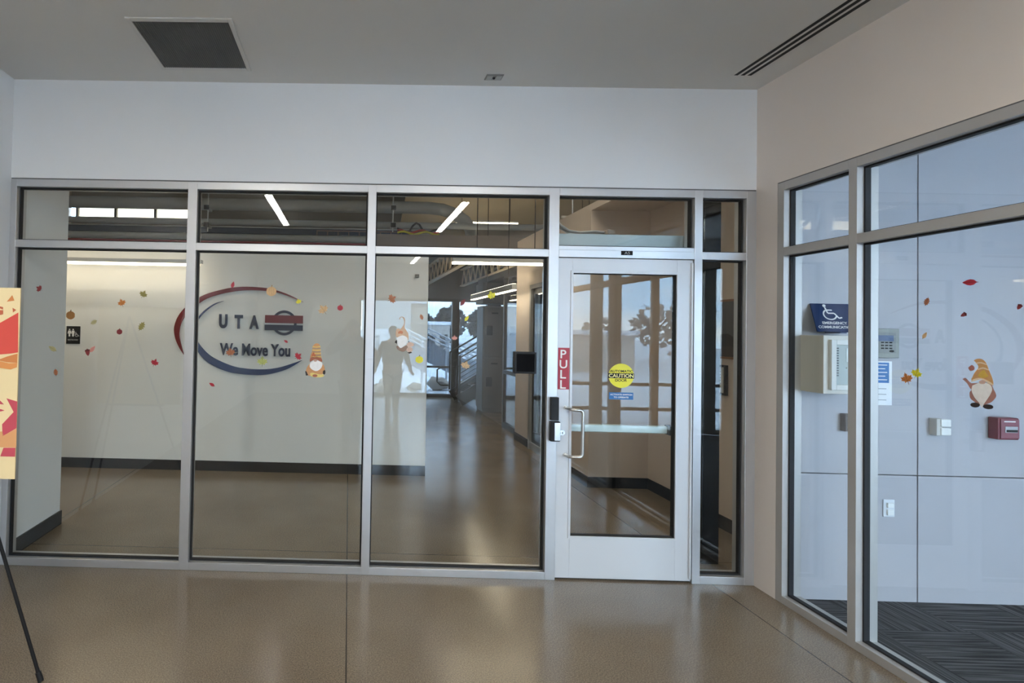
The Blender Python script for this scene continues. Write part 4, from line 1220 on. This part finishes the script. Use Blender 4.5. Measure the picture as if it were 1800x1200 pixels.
def gnome(side, name, X0, Y0, sc_, parts, label):
    """parts: (name, colour name, colour, layer, outline in crop pixels)"""
    pl_ = Plane(side); ex, ez, nn_ = pl_.axes()
    xs_ = [p[0] for q in parts for p in q[4]]; ys_ = [p[1] for q in parts for p in q[4]]
    cu_ = X0 + (min(xs_) + max(xs_)) / 2 / sc_; cv_ = Y0 + max(ys_) / sc_
    root = empty(name, pl_.pt(cu_, cv_), label, 'sticker', 'gnome stickers on the glass')
    for nm, cn, cl, lay, out in parts:
        pts = smooth_poly([*out, out[0]], 3)[:-1] if len(out) > 4 else [Vector(p) for p in out]
        P3 = [pl_.pt(X0 + p.x / sc_, Y0 + p.y / sc_, .0003 + .0004 * lay) for p in pts]
        M().prism(P3, nn_, .0004).obj(nm, mat('gnome_' + cn, cl, .55, var=.12, vscale=50), root, org=world_of(root))
    return root


def ell(cx_, cy_, rx, ry, n=16, rot=0):
    a = math.radians(rot)
    return [(cx_ + rx * math.cos(t) * math.cos(a) - ry * math.sin(t) * math.sin(a), cy_ + rx * math.cos(t) * math.sin(a) + ry * math.sin(t) * math.cos(a)) for t in [2 * PI * k / n for k in range(n)]]


g_or = (.60, .30, .13); g_wh = (.88, .87, .86); g_bk = (.03, .02, .02); g_ye = (.75, .60, .20); g_rd = (.38, .12, .07); g_gr = (.30, .27, .20); g_pk = (.60, .40, .33)
A = [('body', 'orange', g_or, 0, [(290, 740), (620, 740), (690, 900), (660, 1000), (430, 1040), (260, 1050), (190, 960), (220, 830)]),
     ('hat', 'orange', g_or, 1, [(300, 690), (310, 540), (350, 420), (370, 280), (430, 210), (500, 200), (560, 250), (575, 400), (590, 540), (610, 690), (450, 620)]),
     ('hat_brim', 'red', g_rd, 2, [(295, 690), (305, 590), (400, 550), (520, 560), (605, 600), (615, 690), (530, 650), (430, 615), (360, 650)]),
     ('beard', 'white', g_wh, 3, [(300, 730), (380, 660), (450, 645), (540, 670), (620, 720), (610, 820), (540, 900), (450, 930), (340, 880), (290, 810)]),
     ('nose', 'pink', g_pk, 4, ell(440, 650, 45, 32)),
     ('boot', 'black', g_bk, 4, [(170, 930), (205, 935), (255, 1040), (190, 1050)]),
     ('boot', 'black', g_bk, 4, [(640, 930), (690, 900), (705, 960), (685, 1020), (640, 1000)]),
     ('ribbon', 'yellow', g_ye, 4, [(300, 990), (360, 970), (520, 1010), (660, 1020), (640, 1080), (480, 1095), (330, 1070)]),
     ('pine_cone', 'red', g_rd, 5, ell(430, 1050, 65, 36)),
     ('maple_leaf', 'orange_leaf', (.50, .13, .05), 5, [(350, 490), (400, 430), (420, 480), (450, 500), (430, 545), (390, 530), (350, 540)])]
for k in range(7):
    y_ = 275 + 44 * k
    A.append(('hat_stripe', 'yellow' if k % 2 == 0 else 'grey', g_ye if k % 2 == 0 else g_gr, 2, [(365 + 2 * k, y_), (470, y_ + 10), (572 + 2 * k, y_), (575 + 2 * k, y_ + 20), (470, y_ + 30), (363 + 2 * k, y_ + 20)]))
gnome(0, 'gnome_sticker', 525, 590, 15, A, 'gnome sticker with a striped hat, right of the logo')
B = [('body', 'brown', (.30, .19, .14), 0, [(200, 830), (230, 810), (300, 850), (440, 790), (430, 880), (340, 935), (230, 890)]),
     ('hat', 'tan', (.62, .42, .28), 1, [(290, 460), (340, 390), (365, 330), (360, 270), (330, 215), (290, 215), (275, 255), (262, 245), (275, 210), (320, 195), (365, 215), (385, 260), (382, 340), (375, 420), (420, 500), (455, 560), (455, 700), (420, 640), (340, 600), (230, 640), (190, 600), (190, 500), (220, 450)]),
     ('beard', 'white', g_wh, 2, [(210, 640), (330, 590), (430, 640), (430, 720), (380, 800), (290, 860), (230, 780)]),
     ('flower', 'rust', (.55, .20, .10), 3, [(240, 520), (290, 490), (340, 520), (320, 560), (280, 550), (240, 555)]),
     ('mitten', 'black', g_bk, 3, [(165, 740), (195, 690), (215, 700), (215, 770)]),
     ('mitten', 'black', g_bk, 3, [(450, 720), (465, 705), (475, 735), (455, 740)]),
     ('pumpkin', 'peach', (.66, .46, .36), 2, ell(480, 890, 65, 55)),
     ('sleeve', 'peach', (.66, .46, .36), 1, [(420, 770), (480, 730), (570, 770), (550, 820), (440, 830)]),
     ('boot', 'black', g_bk, 3, [(430, 950), (510, 935), (535, 960), (470, 975)])]
gnome(0, 'gnome_sticker', 680, 540, 12, B, 'gnome sticker with a curled pointed hat, in the third bay')
Cg = [('body', 'plum', (.40, .20, .17), 0, [(200, 400), (440, 400), (500, 480), (535, 560), (510, 610), (450, 660), (330, 690), (240, 640), (190, 590), (185, 520), (210, 480)]),
      ('hat', 'amber', (.62, .34, .14), 1, [(215, 330), (250, 260), (300, 190), (270, 130), (240, 100), (290, 78), (350, 85), (400, 130), (440, 230), (485, 340), (495, 420), (430, 380), (340, 340), (240, 370), (205, 350)]),
      ('hat_stripe', 'cream', (.78, .62, .45), 2, [(265, 130), (330, 120), (400, 145), (405, 160), (330, 138), (270, 145)]),
      ('hat_stripe', 'cream', (.78, .62, .45), 2, [(290, 210), (360, 190), (430, 215), (435, 232), (360, 210), (300, 225)]),
      ('hat_stripe', 'cream', (.78, .62, .45), 2, [(190, 380), (240, 345), (330, 330), (430, 370), (495, 415), (490, 430), (420, 395), (330, 350), (240, 375)]),
      ('maple_leaf', 'gold', (.66, .44, .08), 3, [(290, 300), (340, 240), (380, 230), (400, 270), (430, 310), (350, 330)]),
      ('beard', 'white', g_wh, 3, [(220, 430), (330, 390), (440, 410), (480, 470), (460, 540), (410, 620), (360, 690), (340, 725), (310, 660), (250, 590), (210, 500)]),
      ('nose', 'pink', g_pk, 4, ell(350, 385, 45, 26)),
      ('arm', 'plum', (.40, .20, .17), 1, [(90, 345), (130, 330), (180, 380), (225, 420), (215, 480), (185, 460), (150, 400)]),
      ('mitten', 'rose', (.45, .18, .15), 2, [(165, 195), (210, 160), (245, 185), (240, 225), (190, 235)]),
      ('boot', 'black', g_bk, 2, ell(255, 687, 62, 32, rot=5)), ('boot', 'black', g_bk, 4, ell(428, 710, 68, 32, rot=5))]
gnome(1, 'gnome_sticker', 1680, 620, 7.5, Cg, 'gnome sticker with raised arms and black boots on the right hand glass')

# ================================================================== poster on an easel at the left edge
ea = empty('easel', (-1.97, -1.1, 0), 'slim black tripod easel holding the autumn poster', 'easel')
apex = Vector((-1.97, -1.10, 1.70))
for k, ft in enumerate(((-1.368, -1.143, 0.012), (-2.27, -1.143, 0.012), (-2.2, -0.72, 0.012))):
    lg_ = M().tube([Vector(ft), apex], .0085, 10).obj('leg', M_DBLACK, ea, smooth=True, org=world_of(ea))
    f2 = Vector(ft); d_ = (apex - f2).normalized()
    M().tube([f2 - d_ * .012, f2 + d_ * .03], .013, 10).obj('foot_cap', M_BLACK, lg_, smooth=True, org=world_of(ea))
M().box(-2.16, -1.66, -1.168, -1.125, .895, .908).obj('ledge', M_DBLACK, ea, org=world_of(ea))
pbx0, pbx1, pz0, pz1, py = -2.27, -1.509, 0.910, 1.782, -1.150
bo = M().box(pbx0, pbx1, py, py + .006, pz0, pz1).obj('poster_board', mat('poster_cream', (.82, .66, .37), .6), org=(-1.82, py, pz0))
tag(bo, 'cream autumn poster board with red and orange shapes on the easel', 'poster')


def pp(sx, sy):  # crop px of the poster zoom (scale 3.158, origin 0,480)
    return at(sx / 3.158, 480 + sy / 3.158, y=py - .0006)


def pshape(name, cn, cl, pts, lift=0.0):
    P3 = [pp(*p) - Vector((0, lift, 0)) for p in pts]
    M().prism(P3, NY, .0004).obj(name, mat('poster_' + cn, cl, .6), bo, org=(-1.82, py, pz0))


R1 = (.66, .075, .055); O1 = (.60, .21, .06); P1 = (.55, .07, .10)
pshape('red_shape', 'red', R1, [(-180, 420), (-180, 330), (-60, 310), (102, 218), (100, 440), (60, 446), (-60, 456)])
pshape('triangle', 'orange', O1, [(38, 158), (68, 122), (80, 152)])
pshape('triangle', 'rust', (.50, .12, .05), [(70, 192), (90, 204), (72, 218)])
pshape('orange_shape', 'orange', O1, [(-60, 500), (40, 462), (98, 446), (96, 498), (40, 494), (0, 486)], .0005)
pshape('leaf_shape', 'amber', (.70, .28, .08), [(-40, 495), (0, 488), (50, 500), (96, 498), (94, 522), (60, 534), (20, 528), (-40, 520)], .001)
pshape('arrow_shape', 'crimson', P1, [(36, 694), (96, 712), (92, 860), (14, 904), (12, 838), (76, 770)])
pshape('peach_shape', 'peach', (.72, .36, .15), [(-60, 880), (14, 878), (20, 900), (92, 862), (90, 966), (-60, 966)])
pshape('crimson_band', 'crimson', P1, [(20, 968), (86, 968), (84, 1018), (2, 1016)], .0006)
pshape('crimson_chip', 'crimson', P1, [(-30, 700), (0, 706), (22, 728), (-10, 726)])
pshape('crimson_chip', 'crimson', P1, [(-6, 752), (10, 756), (26, 762), (0, 768)])
a = pp(-12, 232); b = pp(19, 184)
text_mesh('G', (a.x - .03, py - .001, a.z), EX, EZ, b.x - a.x + .03, b.z - a.z, NY, .0004, .05).obj('letter', mat('poster_rust', (.50, .12, .05), .6), bo, org=(-1.82, py, pz0))


# ================================================================== people (seen mirrored in the glass)
def skinned(name, joints, edges, mt, parent=None, sub=2, root=0):
    me = bpy.data.meshes.new(name)
    me.from_pydata([j[:3] for j in joints], edges, [])
    o = bpy.data.objects.new(name, me); COL.objects.link(o)
    sm = o.modifiers.new('skin', 'SKIN'); sm.use_smooth_shade = True
    if not me.skin_vertices:
        bm = bmesh.new(); bm.from_mesh(me); bm.verts.layers.skin.verify(); bm.to_mesh(me); bm.free()
    for i, j in enumerate(joints):
        r = j[3]; r = r if isinstance(r, tuple) else (r, r)
        me.skin_vertices[0].data[i].radius = r
        me.skin_vertices[0].data[i].use_root = (i == root)
    ss = o.modifiers.new('sub', 'SUBSURF'); ss.levels = sub; ss.render_levels = sub
    dg = bpy.context.evaluated_depsgraph_get()
    m2 = bpy.data.meshes.new_from_object(o.evaluated_get(dg))
    bpy.data.objects.remove(o)
    m2.materials.clear(); m2.materials.append(mt)
    m2.polygons.foreach_set('use_smooth', [True] * len(m2.polygons))
    n = bpy.data.objects.new(name, m2); COL.objects.link(n)
    if parent: n.parent = parent
    return n


M_SKIN = mat('skin', (.42, .24, .17), .55)


def person(loc, rotz, label, arms, shirt, pants, hair, h=1.72, wide=1.0):
    """arms: for each side (elbow, wrist) in body axes: x = out to the side, y = forward, z = height"""
    t = empty('person', loc, label, 'person')
    k = h / 1.72
    def V(x, y, z, r): return (x * k, y * k, z * k, (r[0] * k, r[1] * k) if isinstance(r, tuple) else r * k)
    J = [V(0, 0, .96, (.15 * wide, .115)), V(0, -.005, 1.10, (.14 * wide, .105)), V(0, 0, 1.27, (.155 * wide, .115)), V(0, -.01, 1.42, (.12, .08)), V(0, 0, 1.49, .052), V(0, .012, 1.56, (.066, .075)), V(0, .012, 1.635, (.076, .092)), V(0, .0, 1.69, (.052, .06))]
    E = [(0, 1), (1, 2), (2, 3), (3, 4), (4, 5), (5, 6), (6, 7)]
    legs = []
    for s_ in (-1, 1):
        b = len(J)
        J += [V(s_ * .085, 0, .84, .105), V(s_ * .075, .01, .50, .066), V(s_ * .07, -.01, .10, .045), V(s_ * .08, .10, .035, (.04, .03)), V(s_ * .09, .17, .03, (.035, .022))]
        E += [(0, b), (b, b + 1), (b + 1, b + 2), (b + 2, b + 3), (b + 3, b + 4)]
        e_, w_ = arms[0 if s_ < 0 else 1]
        c_ = len(J)
        J += [V(s_ * .17, 0, 1.39, .062), V(s_ * e_[0], e_[1], e_[2], .048), V(s_ * w_[0], w_[1], w_[2], .030)]
        d_ = (Vector(w_) - Vector(e_)).normalized()
        pm = Vector(w_) + d_ * .06
        J += [V(s_ * pm.x, pm.y, pm.z, (.036, .018))]
        E += [(3, c_), (c_, c_ + 1), (c_ + 1, c_ + 2), (c_ + 2, c_ + 3)]
        # five fingers
        side = d_.cross(Vector((0, 0, 1)))
        if side.length < .2: side = d_.cross(Vector((0, 1, 0)))
        side.normalize(); curl = side.cross(d_).normalized()
        for f_, (off, ln) in enumerate(((-.030, .060), (-.010, .072), (.010, .068), (.028, .052))):
            i0 = len(J); p0_ = pm + d_ * .025 + side * off; p1_ = p0_ + d_ * ln * .5 + curl * .008; p2_ = p1_ + d_ * ln * .45 + curl * .022
            J += [V(s_ * p0_.x, p0_.y, p0_.z, .0095), V(s_ * p1_.x, p1_.y, p1_.z, .0085), V(s_ * p2_.x, p2_.y, p2_.z, .007)]
            E += [(c_ + 3, i0), (i0, i0 + 1), (i0 + 1, i0 + 2)]
        i0 = len(J); p0_ = Vector(w_) + d_ * .03 - side * .035; p1_ = p0_ + d_ * .035 - side * .022
        J += [V(s_ * p0_.x, p0_.y, p0_.z, .011), V(s_ * p1_.x, p1_.y, p1_.z, .009)]
        E += [(c_ + 2, i0), (i0, i0 + 1)]
        legs.append((b, c_))
    body = skinned('body', J, E, M_SKIN, t)
    # face
    m = M()
    m.ball((0, .115 * k, 1.60 * k), (.013 * k, .018 * k, .022 * k), 10, 7)
    for s_ in (-1, 1): m.ball((s_ * .082 * k, .0, 1.61 * k), (.010 * k, .020 * k, .030 * k), 10, 7)
    m.obj('nose_and_ears', M_SKIN, t, smooth=True, org=world_of(t)) if False else None
    fm = M(); fm.ball((0, .115 * k, 1.60 * k), (.013 * k, .018 * k, .022 * k), 10, 7); o = fm.obj('nose', M_SKIN, smooth=True); o.parent = t
    fm = M(); fm.ball((-.080 * k, 0, 1.61 * k), (.010 * k, .020 * k, .030 * k), 10, 7); o = fm.obj('ear', M_SKIN, smooth=True); o.parent = t
    fm = M(); fm.ball((.080 * k, 0, 1.61 * k), (.010 * k, .020 * k, .030 * k), 10, 7); o = fm.obj('ear', M_SKIN, smooth=True); o.parent = t
    for s_ in (-1, 1):
        fm = M(); fm.ball((s_ * .030 * k, .097 * k, 1.635 * k), (.012 * k, .008 * k, .008 * k), 10, 7); o = fm.obj('eye', M_BLACK, smooth=True); o.parent = t
    fm = M(); fm.ball((0, .096 * k, 1.557 * k), (.022 * k, .008 * k, .006 * k), 10, 7); o = fm.obj('mouth', mat('lips', (.30, .10, .09), .5), smooth=True); o.parent = t
    # clothes follow the same joints, a little wider
    def grow(ids, ed, add, name, mt):
        mp_ = {q: i for i, q in enumerate(ids)}
        jj = []
        for q in ids:
            r = J[q][3]; r = r if isinstance(r, tuple) else (r, r)
            jj.append((*J[q][:3], (r[0] + add, r[1] + add)))
        skinned(name, jj, [(mp_[a], mp_[b]) for a, b in ed], mt, t)
    (bl, al), (br_, ar) = legs
    grow([0, 1, 2, 3, al, al + 1, al + 2, ar, ar + 1, ar + 2], [(0, 1), (1, 2), (2, 3), (3, al), (al, al + 1), (al + 1, al + 2), (3, ar), (ar, ar + 1), (ar + 1, ar + 2)], .014 * k, 'jacket', shirt)
    grow([0, bl, bl + 1, bl + 2, br_, br_ + 1, br_ + 2], [(0, bl), (bl, bl + 1), (bl + 1, bl + 2), (0, br_), (br_, br_ + 1), (br_ + 1, br_ + 2)], .018 * k, 'trousers', pants)
    for b in (bl, br_): grow([b + 2, b + 3, b + 4], [(b + 2, b + 3), (b + 3, b + 4)], .012 * k, 'shoe', M_BLACK)
    fm = M(); fm.ball((0, -.018 * k, 1.655 * k), (.088 * k, .098 * k, .088 * k), 18, 12)
    fm.v = [v for v in fm.v]
    o = fm.obj('hair', hair, smooth=True); o.parent = t
    t.rotation_euler = (0, 0, rotz)
    return t


M_JK = mat('dark_jacket', (.03, .032, .035), .8); M_TR = mat('dark_trousers', (.02, .02, .024), .8); M_HAIR = mat('dark_hair', (.02, .014, .01), .7)
person((0.83, -6.4, 0), PI * 0.02, 'person standing in dark clothes before the rear window, mirrored in the third bay',
       (((.27, -.02, 1.16), (.33, .06, .93)), ((.27, .0, 1.16), (.34, .10, .94))), M_JK, M_TR, M_HAIR, 1.68, 1.42)
person((0.06, -3.98, 0), 0.0, 'person holding up a phone to take the picture, mirrored in the second bay',
       (((.36, .12, 1.26), (.13, .27, 1.56)), ((.34, .12, 1.24), (.03, .27, 1.53))), mat('grey_coat', (.10, .10, .11), .8), M_TR, M_HAIR, 1.74, 1.2)

# ================================================================== outdoors
M_SNOW = mat('snowy_ground', (.62, .66, .72), .8, var=.35, vscale=.9, bump=.6, bscale=3)
M_ASPH = mat('wet_asphalt', (.16, .17, .19), .5, var=.2)
for yy in (1, -1):
    m = M()
    n = 26
    vs = []; fs = []
    for i in range(n + 1):
        for j in range(n + 1):
            x = -30 + 60 * i / n; d_ = 10.1 + 55 * j / n
            z = -.08 + (.18 * random.random() - .05 if j > 0 else 0) + max(0, d_ - 25) * .04
            vs.append((x, yy * d_, z))
    for i in range(n):
        for j in range(n): fs.append((i * (n + 1) + j, (i + 1) * (n + 1) + j, (i + 1) * (n + 1) + j + 1, i * (n + 1) + j + 1))
    o = m.add(vs, fs).obj('ground_snow', M_SNOW, smooth=True); tag(o, 'snowy ground beyond the far window' if yy > 0 else 'snowy ground beyond the rear window', None, kind='structure')
struct('ground_yard', M().box(XR + .2, 30, -10.2, -5.35, -.3, -.04), M_SNOW)


def building(x0, x1, y0_, y1_, h, mt, label, rows=2, cols=5, z0=-.2, face=-1):
    t = empty('building', ((x0 + x1) / 2, (y0_ + y1_) / 2, 0), label, 'building')
    M().box(x0, x1, y0_, y1_, z0, h).obj('wall', mt, t, org=world_of(t))
    M().box(x0 - .15, x1 + .15, min(y0_, y1_) - .15, max(y0_, y1_) + .15, h, h + .2).obj('roof', mat('roof_snow', (.7, .73, .78), .8), t, org=world_of(t))
    yf = y0_ if face < 0 else y1_
    for r in range(rows):
        for c_ in range(cols):
            xx = x0 + (x1 - x0) * (c_ + .5) / cols; zz = (h - .0) * (r + .6) / (rows + .2); ww = (x1 - x0) / cols * .3; hh = h / rows * .2
            M().box(xx - ww, xx + ww, yf - .03, yf + .03, zz - hh, zz + hh).obj('window', M_DARK, t, org=world_of(t))


M_BG1 = mat('render_white', (.72, .75, .78), .7); M_BG2 = mat('render_beige', (.42, .38, .34), .7); M_BR = mat('render_tan', (.5, .46, .42), .7)
M_BG3 = mat('render_pale_grey', (.40, .42, .44), .7)
building(.7, 2.95, -22, -25, 3.9, M_BG3, 'tall blank pale building filling the left of the rear window', 0, 0, face=1)
building(1.35, 2.25, -18.2, -19.6, 1.45, M_BG1, 'small white building with rows of dark windows behind the rear window', 4, 3, face=1)
building(3.2, 4.6, -24, -27, 3.0, M_BG2, 'beige block right of the tall pale building behind the rear window', 1, 2, face=1)
building(4.0, 6.3, 30, 33, 2.0, M_BG2, 'low beige building beyond the far window', 1, 3)
building(9.0, 13.5, 27, 30, 1.5, M_BG1, 'pale flat roofed building right of the trees beyond the far window', 2, 5)
building(5.0, 12.5, -20, -23, 1.6, M_BR, 'long low tan building seen through the right room windows', 1, 7, face=1)


def tree(x, y, h, r, label, n=260, mt=None):
    t = empty('tree', (x, y, 0), label, 'tree', 'bare trees outdoors')
    m = M(); m.tube([(x, y, -.1), (x + .05, y, h * .3), (x, y, h * .62)], [h * .035, h * .025, h * .01], 8)
    rnd = random.Random(int(x * 100 + y * 7))
    for k in range(14):
        a = rnd.random() * 2 * PI; z0 = h * (.25 + .35 * rnd.random()); L_ = r * (.5 + .5 * rnd.random())
        m.tube([(x, y, z0), (x + L_ * .5 * math.cos(a), y + L_ * .5 * math.sin(a), z0 + h * .15), (x + L_ * math.cos(a), y + L_ * math.sin(a), z0 + h * (.22 + .1 * rnd.random()))], [.05, .03, .012], 5)
    m.obj('trunk', mat('bark', (.07, .055, .045), .9), t, org=world_of(t))
    m = M()
    for k in range(n):
        while True:
            q = Vector((rnd.uniform(-1, 1), rnd.uniform(-1, 1), rnd.uniform(-1, 1)))
            if q.length < 1: break
        c_ = Vector((x + q.x * r, y + q.y * r, h * .64 + q.z * h * .36)); s_ = .10 + .16 * rnd.random()
        ax = Vector((rnd.uniform(-1, 1), rnd.uniform(-1, 1), rnd.uniform(-1, 1))).normalized(); bx = ax.orthogonal().normalized()
        cx_ = ax.cross(bx)
        m.add([c_ + ax * s_, c_ + bx * s_ * .7, c_ - ax * s_, c_ - bx * s_ * .7, c_ + cx_ * s_ * .5, c_ - cx_ * s_ * .5], [(0, 1, 4), (1, 2, 4), (2, 3, 4), (3, 0, 4), (1, 0, 5), (2, 1, 5), (3, 2, 5), (0, 3, 5)])
    m.obj('crown', mt or mat('winter_twigs', (.085, .075, .065), .9, var=.3, vscale=3), t, org=world_of(t), fix=False)


# beyond the far window
for k, (x, y, h, r) in enumerate(((3.4, 41, 2.6, 1.0), (5.7, 39, 3.1, 1.15), (8.2, 40, 3.6, 1.3), (11.0, 40.5, 3.5, 1.35), (13.9, 41, 3.3, 1.35), (16.9, 42, 3.5, 1.4), (20.2, 42, 3.8, 1.6))):
    tree(x, y, h, r, ['leftmost', 'second from left', 'third from left', 'middle', 'third from right', 'second from right', 'rightmost'][k] + ' dark bare tree beyond the far window', 1100)
for k, (x, y, h, r) in enumerate(((14.2, -27, 2.6, 1.0), (8.6, -27, 2.8, 1.1), (11.4, -27, 3.0, 1.1), (17.4, -27, 3.4, 1.4))):
    tree(x, y, h, r, ['third', 'first', 'second', 'last'][k] + ' bare tree from the left in the yard behind the viewer', 200, mat('frosted_twigs', (.30, .28, .26), .9))


def ramp_rail(y, x0, z0, x1, z1, label):
    t = empty('exterior_ramp', ((x0 + x1) / 2, y, 0), label, 'ramp')
    M_W = mat('white_rail', (.72, .76, .82), .5); M_P = mat('ramp_panel', (.34, .38, .44), .6)
    M().prism([(x0, y, z0 - .75), (x0, y, z0 - .1), (x1, y, z1 - .1), (x1, y, z1 - .75)], (0, 1, 0), .06).obj('side_panel', M_P, t, org=world_of(t))
    m = M()
    for k in range(3): m.tube([(x0, y - .03, z0 + .13 * k), (x1, y - .03, z1 + .13 * k)], .03, 8)
    m.obj('handrail', M_W, t, smooth=True, org=world_of(t))
    for k in range(5):
        f_ = k / 4; x = x0 + (x1 - x0) * f_; z = z0 + (z1 - z0) * f_
        M().box(x - .03, x + .03, y - .03, y + .03, -.1, z + .26).obj('post', M_W, t, org=world_of(t))


ramp_rail(12.6, 1.7, 1.75, 4.2, .55, 'white railed exterior stair descending to the right beyond the far window')
ramp_rail(13.6, 3.6, .7, 8.2, 2.4, 'white railed exterior stair rising to the right beyond the far window')
ramp_rail(-12.4, 1.6, 1.45, 4.0, .3, 'white railed exterior stair behind the rear window')
for k, (x, y, z, s_) in enumerate(((2.6, 12.0, .1, .34), (3.3, 11.8, .05, .26), (3.9, 12.2, .08, .3), (1.2, -12.0, .08, .3), (1.9, -11.6, .02, .22), (.9, -11.2, .02, .2))):
    m = M(); m.ball((x, y, z), (s_, s_ * .8, s_ * .55), 9, 6)
    rnd = random.Random(k); m.v = [(a + rnd.uniform(-.04, .04), b + rnd.uniform(-.04, .04), c_ + rnd.uniform(-.04, .04)) for a, b, c_ in m.v]
    o = m.obj('boulder', mat('boulder_tan', (.34, .30, .26), .9, var=.2), smooth=True, org=(x, y, z)); tag(o, ['largest', 'left small', 'right hand', 'largest', 'middle', 'smallest'][k] + (' boulder outside the far window' if y > 0 else ' boulder outside the rear window'), 'rock')
